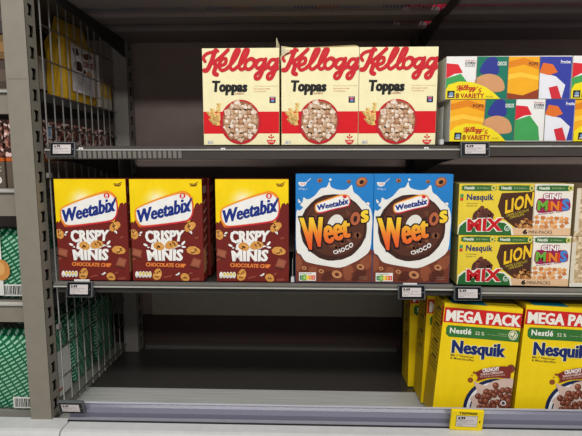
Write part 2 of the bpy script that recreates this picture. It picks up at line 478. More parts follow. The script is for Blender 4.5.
mb = MB(); mb.box(0, 1.5, yl + .004, YB - .035, .0003, .0016, mat((58, 55, 52), .28, 0, .5)); mb.build('dark_mat', t)

zr1 = at(300, 403.6, -.012).z
xr0 = at(70, 405, -.02).x
t = thing('front_riser', 'lilac translucent plastic riser strip along the front of the bottom shelf', 'riser', (xr0, -.021, ZB))
mb = MB(); H = zr1 - ZB
LIL = clear_plastic((.29, .285, .37), .3, .2)
mb.prism_x([(0, .004), (-.001, .004), (-.007, H * .45), (-.005, H * .75), (.002, H), (.007, H - .003), (.004, H * .5)], 0, XR - xr0 + .1, LIL); mb.build('strip', t, smooth=False)
mb = MB(); mb.box(0, XR - xr0 + .1, -.012, .01, 0.0002, .005, mat((150, 149, 158), .25)); mb.build('foot', t)
mb = MB(); mb.box(0, XR - xr0 + .1, -.0165, -.0122, 0.0002, .0024, mat((34, 33, 34), .6)); mb.build('gap_line', t)  # dark strip painted in for the gap between riser foot and base
mb = MB(); mb.tube((0, -.002, H), (XR - xr0 + .1, -.002, H), .0028, clear_plastic((.8, .8, .87), .35, .1)); mb.build('highlight_bead', t, smooth=True)  # paler bead carries the highlight along the riser's top edge

# ================================================================== CEREAL CARTONS
YF = .004
def place_x(px, py, Y=YF): return at(px, py, Y).x
PXM = 1.12 / FPX

# ---- shared word marks -------------------------------------------------
def badge(A, pts, textquad, lay, shrink=.9, dot=None):
    """orange rimmed white badge with blue slanted lettering"""
    cx = sum(p[0] for p in pts) / len(pts); cy = sum(p[1] for p in pts) / len(pts)
    A.poly(pts, (238, 132, 38), lay, smooth=5)
    low = [p for p in pts]
    A.poly([(cx + (x - cx) * .975 + 4, cy + (y - cy) * .955 + 4) for x, y in pts], (206, 44, 62), lay + 1, smooth=5)
    A.poly([(cx + (x - cx) * .975 - 4, cy + (y - cy) * .94 - 5) for x, y in pts], (240, 150, 44), lay + 2, smooth=5)
    A.poly([(cx + (x - cx) * .945, cy + (y - cy) * .86) for x, y in pts], (238, 236, 232), lay + 3, smooth=5)
    A.text('Weetabix', textquad, (24, 46, 128), lay + 4, off=.014, shear=.22, bold=abs(textquad[1][0] - textquad[0][0]) * .011)
    if dot:
        A.ell(dot[0], dot[1], dot[2], dot[2] * .9, (214, 40, 44), lay + 5); A.text('8', [(dot[0] - dot[2] * .4, dot[1] - dot[2] * .6), (dot[0] + dot[2] * .4, dot[1] - dot[2] * .6), (dot[0] + dot[2] * .4, dot[1] + dot[2] * .6), (dot[0] - dot[2] * .4, dot[1] + dot[2] * .6)], (245, 240, 236), lay + 6, off=.02)

# ---- maroon and yellow carton -----------------------------------------
CW, CH, CD = .1845, .262, .058
def make_crispy(label):
    t = thing('cereal_box', label, 'cereal box', group='maroon and yellow wheat cereal cartons')
    MAR = (112, 32, 26); YEL = (246, 210, 4)
    carton(t, CW, CH, CD, mat(MAR), mat((122, 44, 32)), mat((104, 34, 26)))
    cor = [(52, 178.5), (127, 178), (132.5, 280.5), (60.3, 280.5)]
    a = Art(cor, CW, CH, (50, 175, 7.27)); b = Art(cor, CW, CH, (50, 225, 7.27))
    a.poly([(-30, -20), (600, -20), (600, 200), (575, 196), (560, 188), (548, 205), (540, 190), (520, 198), (480, 330), (120, 370), (95, 325), (70, 322), (62, 340), (45, 330), (30, 345), (0, 345)], YEL, 1)
    for k, (rx, c) in enumerate(((118, (247, 213, 24)), (100, (248, 216, 48)), (82, (249, 221, 78)), (64, (250, 226, 110)), (46, (251, 232, 146)), (28, (252, 238, 182)))):
        a.ell(225, 160, rx, rx * .72, c, 2 + k * .4, -8, 26, .05)
    a.poly([(470, 55), (530, 55), (520, 75), (480, 75)], (96, 30, 24), 2); a.row('OATS', 478, 57, 522, 68, YEL, 3, off=.01); a.poly([(466, 50), (500, 58), (536, 40), (534, 46), (500, 64)], (96, 30, 24), 2)
    a.done('top_print', t, 'yellow top print with pale sunburst')
    A = Art(cor, CW, CH, (50, 175, 7.27))
    badge(A, [(68, 262), (90, 228), (230, 165), (370, 118), (430, 108), (478, 132), (505, 195), (505, 270), (485, 312), (445, 332), (300, 355), (130, 374), (92, 350), (74, 315)],
          [(88, 250), (478, 150), (492, 250), (104, 338)], 4, dot=(422, 142, 22))
    A.poly([(498, 152), (480, 160), (440, 252), (458, 256)], (24, 46, 128), 10)
    A.done('brand_logo', t, 'white badge with orange rim and blue lettering')
    B = Art(cor, CW, CH, (50, 225, 7.27)); WH = (240, 238, 234)
    B.text('CRISPY', [(150, 36), (440, 30), (428, 106), (166, 120)], WH, 4, off=.03, bold=3.2)
    B.text('MINIS', [(172, 178), (436, 170), (432, 250), (186, 252)], WH, 4, off=.03, bold=3.2)
    B.done('product_name', t, 'white block capitals'); B.text('CHOCOLATE CHIP', [(166, 268), (460, 276), (458, 302), (168, 296)], (232, 130, 60), 4, off=.03, bold=1.5); B.done('flavour_text', t, 'orange capitals')
    B.poly([(200, 150), (215, 120), (300, 112), (420, 140), (400, 150), (330, 178), (210, 172)], WH, 4, smooth=4)
    for x, y, rx, ry, ro in ((158, 138, 18, 8, 25), (180, 156, 9, 5, 0), (438, 122, 20, 9, -50), (442, 150, 16, 7, 5), (120, 48, 12, 7, -30), (112, 66, 10, 5, 20), (495, 44, 12, 6, 70), (484, 40, 4, 6, 0), (410, 350, 12, 7, -40), (398, 358, 10, 5, 10)): B.ell(x, y, rx, ry, WH, 4, ro, 12)
    cookie(B, 258, 146, 42, 30, 20, 5); cookie(B, 350, 136, 50, 30, -12, 7)
    B.done('splash_cookies', t, 'two cookies on a milk splash')
    for x, y, rx, ry, ro in ((68, 60, 40, 30, 50), (484, 2, 46, 30, -35), (515, 176, 52, 30, 8), (254, 356, 32, 44, 15), (460, 376, 36, 28, 40)):
        cookie(b, x, y, rx, ry, ro, 4); b.done('cookie_picture', t, 'pictured oval cookie')
    for pts in ([(64, 160), (135, 178), (128, 236), (56, 212)], [(516, 226), (578, 246), (562, 306), (492, 290)]):
        b.poly(pts, (140, 74, 54), 3); cx = sum(p[0] for p in pts) / 4; cy = sum(p[1] for p in pts) / 4
        b.poly([(cx + (x - cx) * .75, cy + (y - cy) * .7) for x, y in pts], (160, 92, 68), 4); b.poly([pts[3], pts[2], (pts[2][0], pts[2][1] + 12), (pts[3][0], pts[3][1] + 12)], (84, 36, 24), 3); b.done('chocolate_picture', t, 'pictured chocolate square')
    b.poly([(300, 372), (358, 358), (362, 372), (304, 386)], (138, 64, 50), 3); b.done('chocolate_picture', t); b.poly([(510, 384), (565, 376), (570, 396), (512, 400)], (138, 64, 50), 3); b.done('chocolate_picture', t)
    for x, y in ((536, 82), (500, 346), (75, 244)): b.ell(x, y, 16, 8, (140, 70, 50), 3, -20, 10); b.done('chocolate_picture', t)
    b = Art(cor, CW, CH, (50, 225, 7.27))
    for i, c in enumerate(((240, 236, 226), (226, 196, 70), (226, 196, 70), (222, 190, 60), (222, 206, 110))):
        x = 102 + i * 24; b.ell(x, 357, 13, 24, (236, 234, 226), 3, 0, 14); b.ell(x, 350, 9, 11, c, 4, 0, 10); b.row('%', x - 6, 364, x + 6, 374, (90, 80, 70), 4)
    b.done('nutrition_label', t, 'row of small white and yellow pills')
    # side printing
    mb = MB(); sw = mat((214, 186, 170)); 
    for i in range(9):
        z = .03 + i * .024; mb.face([(CW + .0003, .012, z), (CW + .0003, .048, z + .01), (CW + .0003, .048, z + .0135), (CW + .0003, .012, z + .0035)], sw)
    mb.face([(CW + .0003, .001, CH * .80), (CW + .0003, CD - .001, CH * .80), (CW + .0003, CD - .001, CH - .001), (CW + .0003, .001, CH - .001)], mat((96, 26, 24)))
    mb.box(CW, CW + .0003, .008, .05, CH * .86, CH * .93, sw)
    mb.face([(CW + .0003, .001, .02), (CW + .0003, CD * .6, .024), (CW + .0003, CD * .6, .075), (CW + .0003, .001, .085)], mat((190, 130, 90)))
    mb.build('side_print', t)
    return t
def leanless(px_bl): return px_bl
cr = make_crispy('maroon and yellow cereal carton beside the wire divider, leftmost on the middle shelf')
zs2 = Z2 + .0025
cr.location = (place_x(59.8, 280), YF, zs2)
x_c2 = place_x(133.2, 280); x_c3 = place_x(217, 280)
dup(cr, (x_c2, YF, zs2), label='maroon and yellow cereal carton in the middle of three, right side facing the gap')
dup(cr, (x_c3, YF, zs2), label='maroon and yellow cereal carton standing left of the blue cartons')
sk = ('flavour_text', 'splash_cookies', 'cookie_picture', 'chocolate_picture', 'nutrition_label', 'product_name', 'brand_logo', 'top_print')
for x, dx, lab in ((cr.location.x, .003, 'second maroon carton hidden behind the leftmost one, only its top showing'),
                   (x_c2, .006, 'second maroon carton hidden behind the middle one, only its edge showing'),
                   (x_c3, -.002, 'second maroon carton hidden behind the one beside the blue cartons')):
    dup(cr, (x + dx, YF + CD + .003, zs2), label=lab, skip=sk)

# ---- blue chocolate ring carton ---------------------------------------
WW, WHt, WD = .1935, .2745, .06
def make_weetos(label):
    t = thing('cereal_box', label, 'cereal box', group='blue and brown chocolate ring cartons')
    BL = (32, 124, 196)
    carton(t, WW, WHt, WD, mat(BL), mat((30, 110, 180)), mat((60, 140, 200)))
    cor = [(295.8, 173.9), (372.6, 173), (373.2, 282), (295.8, 281.4)]
    cp = (294, 170, 7.19)
    A = Art(cor, WW, WHt, cp)
    A.poly([(-10, 560), (60, 620), (560, 560), (600, 560), (600, 820), (-10, 820)], (112, 54, 36), 1)
    for pts in ([(20, 600), (60, 650), (50, 700), (20, 720)], [(360, 700), (420, 680), (440, 760), (380, 790)], [(480, 650), (560, 600), (560, 680), (500, 720)], [(120, 690), (170, 700), (150, 780), (110, 740)]): A.poly(pts, (140, 76, 50), 2, smooth=3)
    for pts in ([(240, 720), (300, 740), (260, 790), (200, 780)], [(420, 740), (520, 700), (520, 760), (440, 800)]): A.poly(pts, (84, 38, 26), 2, smooth=3)
    A.poly([(18, 300), (40, 285), (66, 262), (44, 244), (62, 222), (70, 190), (100, 205), (150, 176), (190, 128), (232, 116), (252, 78), (266, 118), (330, 136), (380, 128), (410, 98), (424, 148), (456, 172), (490, 208), (512, 226), (545, 262), (562, 330), (560, 430), (550, 565), (490, 625), (430, 660), (340, 695), (240, 684), (130, 664), (80, 645), (50, 600), (18, 560)], (232, 230, 224), 3, smooth=3)
    for x, y, r in ((258, 64, 9), (40, 222, 9), (528, 232, 12), (34, 210, 6)): A.ell(x, y, r, r, (232, 230, 224), 3, 0, 12)
    A.done('milk_splash', t, 'white milk splash over chocolate')
    A.ell(285, 405, 240, 240, (62, 34, 26), 4, 0, 44, .012)
    A.ell(292, 395, 215, 215, (84, 46, 34), 5, 0, 40, .02)
    for i in range(26):
        a_ = random.uniform(0, 6.28); d = random.uniform(110, 195); A.ell(292 + d * math.cos(a_), 395 + d * math.sin(a_), random.uniform(12, 30), random.uniform(10, 18), ((104, 60, 42), (66, 36, 28), (122, 74, 50))[i % 3], 6, random.uniform(0, 90), 9, .2)
    A.ell(300, 400, 62, 92, (226, 222, 214), 7, 12, 24)
    ring(A, 480, 78, 42, 4, rot=-30); ring(A, 183, 70, 18, 4); ring(A, 390, 75, 15, 4)
    for x, y, r in ((75, 698, 18), (200, 722, 20), (315, 745, 38), (485, 690, 28)): ring(A, x, y, r, 4, (196, 140, 100), (80, 40, 28), 20, .72)
    A.done('ring_picture', t, 'dark chocolate ring filling the front, small rings around it')
    A.lay = 8
    badge(A, [(150, 265), (165, 235), (250, 200), (340, 168), (385, 172), (402, 200), (398, 235), (380, 250), (280, 275), (190, 302), (160, 295)], [(166, 245), (386, 190), (392, 232), (176, 280)], 8)
    A.ell(362, 182, 14, 12, (214, 40, 44), 13)
    A.done('brand_logo', t, 'small white badge with orange rim and blue lettering')
    # name: dark outline then yellow to orange letters
    q1 = [(48, 338), (392, 322), (400, 470), (82, 575)]; q2 = [(482, 292), (524, 276), (532, 352), (490, 368)]
    A.text('Weet', q1, (30, 20, 24), 10, off=.045, bold=12); A.text('s', q2, (30, 20, 24), 10, off=.07, bold=6)
    A.done('name_outline', t, 'black outline')
    A.text('Weet', q1, INKW, 12, off=.008, bold=7.5); A.text('s', q2, INKW, 12, off=.03, bold=3)
    A.done('product_name', t, 'yellow to orange bubble lettering')
    A.ell(440, 338, 40, 54, (70, 30, 20), 11, 10, 22); A.ell(440, 338, 34, 48, (178, 96, 62), 12, 10, 22); A.ell(440, 340, 14, 24, (56, 26, 20), 13, 10, 16)
    A.done('letter_ring', t, 'brown ring standing in for the letter o')
    A.text('CHOCO', [(282, 572), (420, 506), (432, 536), (292, 596)], (238, 234, 228), 10, off=.035, arch=-10)
    A.done('flavour_text', t)
    A.rect(38, 730, 162, 792, (232, 230, 224), 7); A.row('NUTRI-SCORE', 46, 735, 130, 745, (90, 90, 90), 8)
    for i, c in enumerate(((20, 120, 70), (120, 180, 60), (240, 200, 40), (232, 140, 40), (220, 70, 40))):
        A.rect(44 + i * 22.5, 752, 66.5 + i * 22.5, 784, c, 8)
        if i == 1: A.rect(64, 747, 91, 789, (120, 180, 60), 9)
        A.row('ABCDE'[i], 51 + i * 22.5, 760, 60 + i * 22.5, 776, (245, 245, 240), 10)
    A.done('score_label', t, 'white label with five coloured letters')
    A.poly([(30, 84), (92, 84), (84, 104), (70, 112), (48, 112), (36, 102)], (232, 230, 224), 2); A.stroke([(88, 84), (102, 72), (118, 58)], 4, (232, 230, 224), 2); A.row('x12', 46, 88, 78, 102, (190, 30, 40), 3, off=.02); A.done('portion_icon', t)
    A.row('375g e', 34, 124, 94, 140, (220, 228, 236), 2)
    A.row('mit Vollkorn', 478, 758, 540, 768, (170, 130, 110), 4); A.row('und Kakao', 478, 772, 540, 782, (170, 130, 110), 4)
    A.done('small_print', t)
    return t
INKW = ramp_mat([(0.15, (232, 88, 30)), (.42, (238, 128, 32)), (.7, (244, 196, 40)), (1, (246, 216, 50))])
we = make_weetos('blue and brown ring cereal carton beside the maroon carton')
x_w1 = place_x(295.6, 281); x_w2 = x_w1 + WW + .0012
we.location = (x_w1, YF, zs2)
dup(we, (x_w2, YF, zs2), label='blue and brown ring cereal carton standing next to the small mix packs')
for x, lab in ((x_w1, 'second blue carton hidden behind the left ring cereal carton'), (x_w2, 'second blue carton hidden behind the right ring cereal carton')):
    r = thing('cereal_box', lab, 'cereal box', (x + .001, YF + WD + .002, zs2), group='blue and brown chocolate ring cartons')
    carton(r, WW, WHt, WD, mat((32, 124, 196)), mat((30, 110, 180)), mat((60, 140, 200)))

# ---- cream cartons ------------------------------------------------------
TW, TH, TD = .187, .2305, .07
def script_word(A, lay, col, f=lambda p: p, w=25):
    n_ = [0]
    def S(pts, k=1.0): A.stroke([f(p) for p in pts], w * k, col, lay + .2 * n_[0]); n_[0] += 1
    S([(30, 165), (52, 160), (78, 110), (96, 60), (110, 28)], 1.25); S([(36, 104), (24, 80), (46, 54), (84, 42), (124, 34)], .9)
    S([(92, 112), (140, 78), (196, 26)], 1.0); S([(88, 108), (110, 130), (98, 180), (118, 192)], 1.2)
    S([(140, 134), (176, 118), (180, 86), (152, 92), (132, 132), (152, 164), (190, 150)], .95)
    S([(186, 150), (236, 100), (268, 46), (272, 24), (252, 26), (226, 80), (210, 136), (226, 160), (252, 146)], .95)
    S([(250, 148), (300, 100), (330, 46), (334, 24), (314, 26), (288, 80), (272, 136), (288, 158), (314, 144)], .95)
    S([(352, 84), (322, 104), (314, 142), (340, 156), (372, 130), (376, 92), (352, 84), (380, 100), (402, 96)], .95)
    for d in (0, 84):
        S([(448 + d, 92), (412 + d, 92), (388 + d, 126), (402 + d, 150), (432 + d, 130), (452 + d, 92)], .95)
        S([(456 + d, 86), (440 + d, 150), (412 + d, 212), (386 + d, 218), (388 + d, 192), (430 + d, 164), (476 + d, 136)], .95)

def make_toppas(label, flap=None):
    t = thing('cereal_box', label, 'cereal box', group='cream and red wheat square cartons')
    CRM = (240, 230, 184); RED = (212, 14, 28)
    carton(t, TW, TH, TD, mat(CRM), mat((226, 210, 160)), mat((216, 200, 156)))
    cor = [(202, 47.5), (280, 46.5), (279.6, 143.6), (204.3, 143.2)]
    A = Art(cor, TW, TH, (200, 45, 6.85))
    script_word(A, 3, (198, 26, 40)); A.done('brand_logo', t, 'large red handwritten-style lettering')
    A.text('Toppas', [(90, 236), (322, 240), (324, 328), (92, 330)], (24, 22, 22), 3, off=.03, shear=.12, bold=3.5); A.done('product_name', t, 'black lettering')
    A.row('CLASSIC', 228, 314, 306, 327, (170, 60, 50), 3, off=.01)
    A.row('100% VOLLKORN WEIZEN', 374, 284, 484, 292, (200, 120, 80), 3); A.row('MIT ZUCKERGLASUR', 374, 302, 460, 309, (200, 120, 80), 3)
    A.rect(374, 268, 540, 270, (214, 190, 140), 3); A.done('small_print', t)
    B = Art(cor, TW, TH, (200, 90, 6.85)); B.mb = A.mb
    B.rect(480, 34, 522, 76, (30, 26, 50), 3); B.ell(500, 48, 14, 9, (200, 60, 90), 4); B.ell(502, 62, 12, 7, (120, 150, 210), 4); B.rect(486, 38, 516, 41, (220, 220, 230), 5); B.done('square_icon', t)
    B.poly([(458, 334), (522, 334), (512, 356), (500, 364), (480, 364), (468, 356)], RED, 3); B.row('100%', 472, 340, 508, 352, (240, 228, 200), 4, off=.02)
    B.stroke([(490, 330), (490, 296)], 4, RED, 3); B.ell(478, 314, 10, 5, RED, 3, 35, 10); B.ell(502, 314, 10, 5, RED, 3, -35, 10); B.ell(490, 300, 5, 8, RED, 3, 0, 10); B.done('grain_badge', t)
    B.ell(64, 348, 9, 10, (170, 180, 196), 3, 0, 12); B.ell(84, 346, 10, 11, (180, 186, 196), 3, 0, 12); B.ell(84, 346, 5, 6, CRM, 4, 0, 10)
    B.row('330 g e', 52, 366, 98, 373, (150, 140, 110), 3)
    B.done('weight_print', t)
    B = Art(cor, TW, TH, (200, 90, 6.85))
    B.rect(-10, 136, 600, 288, RED, 1); B.done('red_band', t, 'red band')
    ST = (222, 178, 96)
    for pts in ([(134, 220), (126, 160), (132, 80)], [(134, 222), (100, 170), (84, 118)], [(136, 224), (90, 180), (58, 140)], [(140, 228), (100, 216), (74, 190)]):
        B.stroke(pts, 7, ST, 3)
        for k in range(6):
            u = .25 + k * .14; i0 = 0 if u < .5 else 1; p, q = pts[i0], pts[i0 + 1]; v = (u * 2) % 1
            B.ell(p[0] + (q[0] - p[0]) * v - 7, p[1] + (q[1] - p[1]) * v, 12, 6, ((232, 192, 112), (206, 158, 80))[k % 2], 4, 50, 8); B.ell(p[0] + (q[0] - p[0]) * v + 7, p[1] + (q[1] - p[1]) * v, 12, 6, (236, 200, 124), 4, -60, 8)
    B.done('wheat_picture', t, 'pictured golden wheat ears')
    B.ell(281, 208, 140, 154, (190, 26, 40), 5, 0, 44); B.ell(283, 204, 124, 138, (150, 100, 70), 6, 0, 40)
    rnd = random.Random(4); cols = [(226, 204, 184), (206, 174, 146), (188, 148, 112), (236, 222, 206), (214, 186, 160), (170, 124, 90)]
    k = 0
    for rr in range(9):
        for cc in range(9):
            x = 283 + (cc - 4) * 30 + rnd.uniform(-7, 7); y = 204 + (rr - 4) * 32 + rnd.uniform(-7, 7)
            if ((x - 283) / 108) ** 2 + ((y - 204) / 122) ** 2 > 1.12: continue
            s_ = rnd.uniform(19, 25); a0 = rnd.uniform(0, 1.57)
            sq = [(x + s_ * 1.2 * math.cos(a0 + i * 1.5708), y + s_ * 1.2 * math.sin(a0 + i * 1.5708)) for i in range(4)]
            B.poly([(px, py + 6) for px, py in sq], (140, 92, 62), 7 + k % 3); B.poly(sq, cols[k % 6], 8 + k % 3)
            B.ell(x - 2, y - 3, s_ * .55, s_ * .45, cols[(k * 5 + 3) % 4], 11, 40, 7, .2); k += 1
    B.done('bowl_picture', t, 'red bowl filled with sugared wheat squares')
    return t
zs1 = Z1 + .0025
tp = make_toppas('cream and red cereal carton with torn flap sticking up, leftmost of the cream ones')
x_t1 = place_x(204.1, 143); x_t2 = place_x(281.6, 143); x_t3 = x_t2 + TW + .0012
tp.location = (x_t1, YF, zs1)
t2 = dup(tp, (x_t2, YF, zs1), label='middle cream and red cereal carton with bent opened top edge')
t3 = dup(tp, (x_t3, YF, zs1), label='cream and red cereal carton with closed top, next to the small multipacks')
fm = mat((206, 196, 160))
mb = MB(); 
pr = [(TW - .007, .004, TH), (TW + .0005, .03, TH), (TW - .001, .022, TH + .012), (TW - .007, .010, TH + .026)]
mb.face(pr, fm); mb.face([(x + .0008, y, z) for x, y, z in pr], fm)
for i in range(4):
    j = (i + 1) % 4; mb.face([pr[i], pr[j], (pr[j][0] + .0008, pr[j][1], pr[j][2]), (pr[i][0] + .0008, pr[i][1], pr[i][2])], fm)
o = mb.build('torn_flap', tp); o['label'] = 'loose flap standing up'
mb = MB()
mb.face([(.0, -.0012, TH + .003), (.022, -.006, TH - .010), (.012, -.005, TH - .014), (.001, -.001, TH - .022)], fm)
mb.face([(.0, .001, TH + .0045), (.03, .001, TH - .0002), (TW - .01, .001, TH + .0055), (TW - .002, .004, TH + .0035), (TW - .002, .004, TH), (.0, .003, TH)], mat((222, 208, 164)))
o = mb.build('bent_flap', t2); o['label'] = 'creased top flap'
for x, lab in ((x_t1, 'second cream carton hidden behind the leftmost cream one'), (x_t2, 'second cream carton hidden behind the middle cream one'), (x_t3, 'second cream carton hidden behind the rightmost cream one')):
    r = thing('cereal_box', lab, 'cereal box', (x + .0015, YF + TD + .012, zs1), group='cream and red wheat square cartons')
    carton(r, TW, TH - .001, TD, mat((240, 228, 180)), mat((226, 210, 160)), mat((216, 200, 156)))

# ---- yellow mega cartons --------------------------------------------------
NW, NH, ND = .1985, .314, .085
def make_nesquik(label):
    t = thing('cereal_box', label, 'cereal box', group='yellow chocolate ball cartons')
    YE = (240, 206, 14)
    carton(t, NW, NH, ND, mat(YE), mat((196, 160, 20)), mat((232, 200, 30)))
    cor = [(445.4, 302.6), (523.6, 308.4), (508.0, 424.0), (431.6, 417.7)]
    A = Art(cor, NW, NH, (430, 300, 6.47)); F = Art(cor, NW, NH, (430, 345, 4.79))
    A.poly([(102, 42), (620, 84), (612, 176), (88, 136)], (204, 34, 34), 2)
    A.text('MEGA PACK', [(116, 60), (592, 98), (585, 166), (110, 128)], (238, 234, 222), 3, off=.022, bold=3.2)
    A.done('banner', t, 'red banner with white capitals')
    g = (52, 112, 50)
    A.poly([(120, 156), (350, 172), (580, 190), (600, 205), (598, 250), (580, 266), (350, 246), (125, 230), (106, 212), (108, 172)], g, 2)
    A.text('Nestlé', [(134, 172), (272, 182), (268, 216), (132, 206)], (238, 238, 228), 3, off=.025)
    A.text('52 %', [(298, 196), (356, 201), (353, 222), (296, 217)], (226, 226, 200), 3, off=.01)
    A.text('Vollkorn', [(446, 206), (504, 211), (503, 218), (445, 213)], (200, 206, 160), 3); A.text('Cereale Completo', [(376, 212), (503, 224), (502, 231), (375, 219)], (200, 206, 160), 3)
    A.ell(540, 220, 30, 30, (232, 224, 190), 3, 0, 18); A.ell(540, 220, 24, 24, g, 4, 0, 18); A.ell(540, 220, 20, 20, (232, 224, 190), 5, 0, 16); A.stroke([(528, 222), (537, 232), (553, 206)], 6, g, 6)
    A.done('green_label', t, 'green pill shaped label with white lettering')
    P0 = Art(cor, NW, NH, (0, 0, 1))
    q = [(453.6, 339), (506, 343.4), (504.6, 359.5), (452.2, 355)]
    P0.text('Nesquik', q, (244, 236, 170), 3, off=.05, bold=.9); P0.text('Nesquik', q, (24, 40, 104), 5, off=.025, bold=.55)
    P0.done('brand_logo', t, 'dark blue rounded lettering')
    F.text('Mit 7 Vitaminen', [(102, 36), (212, 48), (211, 58), (101, 46)], (50, 44, 40), 2, off=.01); F.text('& Mineralstoffen', [(100, 50), (213, 62), (212, 72), (99, 60)], (50, 44, 40), 2, off=.01)
    F.done('small_print', t)
    F.ell(318, 305, 158, 150, (26, 36, 78), 2, 0, 40); F.ell(322, 308, 146, 138, (226, 226, 226), 3, 0, 40); F.ell(324, 310, 134, 126, (38, 46, 84), 4, 0, 36); F.ell(326, 312, 130, 122, (210, 190, 178), 5, 0, 36)
    F.poly([(212, 170), (240, 180), (270, 188), (300, 168), (330, 160), (380, 150), (430, 170), (428, 205), (300, 230), (230, 290), (196, 250), (228, 220)], (206, 178, 164), 6, smooth=3)
    rnd = random.Random(9); k = 0
    for rr in range(7):
        for cc in range(8):
            x = 232 + cc * 27 + rnd.uniform(-5, 5) + (rr % 2) * 10; y = 196 + rr * 24 + rnd.uniform(-5, 5) - cc * 1.5
            if ((x - 326) / 126) ** 2 + ((y - 308) / 122) ** 2 > 1: continue
            r_ = rnd.uniform(13, 18); F.ell(x, y, r_, r_, (78, 36, 26), 7 + k % 3, 0, 12); F.ell(x - 2, y - 2, r_ * .82, r_ * .8, ((132, 72, 52), (118, 60, 44))[k % 2], 8 + k % 3, 0, 12); F.ell(x - 5, y - 6, r_ * .35, r_ * .28, (178, 116, 92), 11, -30, 8); k += 1
    F.ell(196, 162, 14, 13, (140, 78, 40), 3, 0, 12); F.ell(214, 126, 7, 6, (150, 90, 40), 3, 0, 10); F.ell(204, 140, 4, 4, (150, 90, 40), 3, 0, 8); F.ell(390, 105, 20, 20, (120, 62, 46), 9, 0, 12)
    F.ell(352, 272, 14, 13, (220, 220, 224), 12, 0, 12); F.ell(352, 272, 8, 8, (90, 60, 54), 13, 0, 10)
    F.done('bowl_picture', t, 'blue rimmed bowl of brown cereal balls')
    F.poly([(216, 124), (250, 108), (300, 97), (350, 93), (396, 96), (390, 125), (386, 152), (330, 148), (280, 150), (224, 166), (232, 145)], (124, 44, 36), 12)
    F.text('CRUNCHY', [(252, 106), (332, 96), (334, 113), (254, 123)], (240, 232, 226), 13, off=.05); F.text('KAKAO-CEREALIEN', [(244, 128), (350, 116), (351, 126), (246, 138)], (230, 210, 200), 13, off=.02)
    F.text('MIT EXTRA SCHOKOLADE', [(240, 142), (360, 130), (361, 137), (242, 149)], (220, 190, 170), 13)
    F.done('flavour_banner', t, 'brown banner with white capitals')
    mb = MB(); sd = mat((120, 100, 30)); 
    for xs in (-.0003,):
        for i in range(16):
            z = NH * .93 - i * .011
            mb.face([(xs, .012, z), (xs, ND - .012, z), (xs, ND - .012, z - .004), (xs, .012, z - .004)], sd) if i % 4 else mb.face([(xs, .02, z), (xs, ND - .03, z), (xs, ND - .03, z - .007), (xs, .02, z - .007)], mat((70, 60, 40)))
    mb.face([(-.0003, .0, NH * .80), (-.0003, .014, NH * .80), (-.0003, .014, NH * .97), (-.0003, .0, NH * .97)], mat((180, 30, 32)))
    mb.build('side_print', t)
    mb = MB(); mb.face([(.02, .004, NH + .0008), (.11, .004, NH + .0008), (.11, .05, NH + .0008), (.02, .05, NH + .0008)], mat((24, 130, 150))); mb.build('top_print', t, )
    return t
ne = make_nesquik('yellow mega carton leaning to the right, at the left end of its row')
RN = -4.1
def put_n(o, px, py, Y=.008, rot=RN, extra=0):
    p = at(px, py, Y)
    o.rotation_euler = (0, R(-rot), 0)
    # rotate clockwise in the picture: left side lifted, right lower corner touches the deck
    lift = NW * math.sin(R(-rot))
    o.location = (p.x, Y, ZD + .0046 + lift + extra)
x0 = at(430.2, 408, .008).x
put_n(ne, 432.0, 405)
n2 = dup(ne, (0, 0, 0), label='yellow mega carton at the right edge, cut off by the frame'); put_n(n2, 513.6, 408, rot=-2.9)
n2b = dup(ne, (0, 0, 0), label='yellow mega carton standing behind the two front ones, second in its row'); n2b.rotation_euler = (0, R(1.5), 0); n2b.location = (ne.location.x - .005, .008 + ND + .006, ZD + .0046 + NW * math.sin(R(1.5)))
n2c = dup(ne, (0, 0, 0), label='rearmost yellow mega carton seen past the left side of its row'); n2c.rotation_euler = (0, 0, 0); n2c.location = (ne.location.x - .018, .02 + 2 * ND + .014, ZD + .0046)
n2d = dup(ne, (0, 0, 0), label='yellow mega carton behind the one at the right edge', ); n2d.rotation_euler = (0, 0, 0); n2d.location = (n2.location.x + .005, .008 + ND + .012, ZD + .0046)

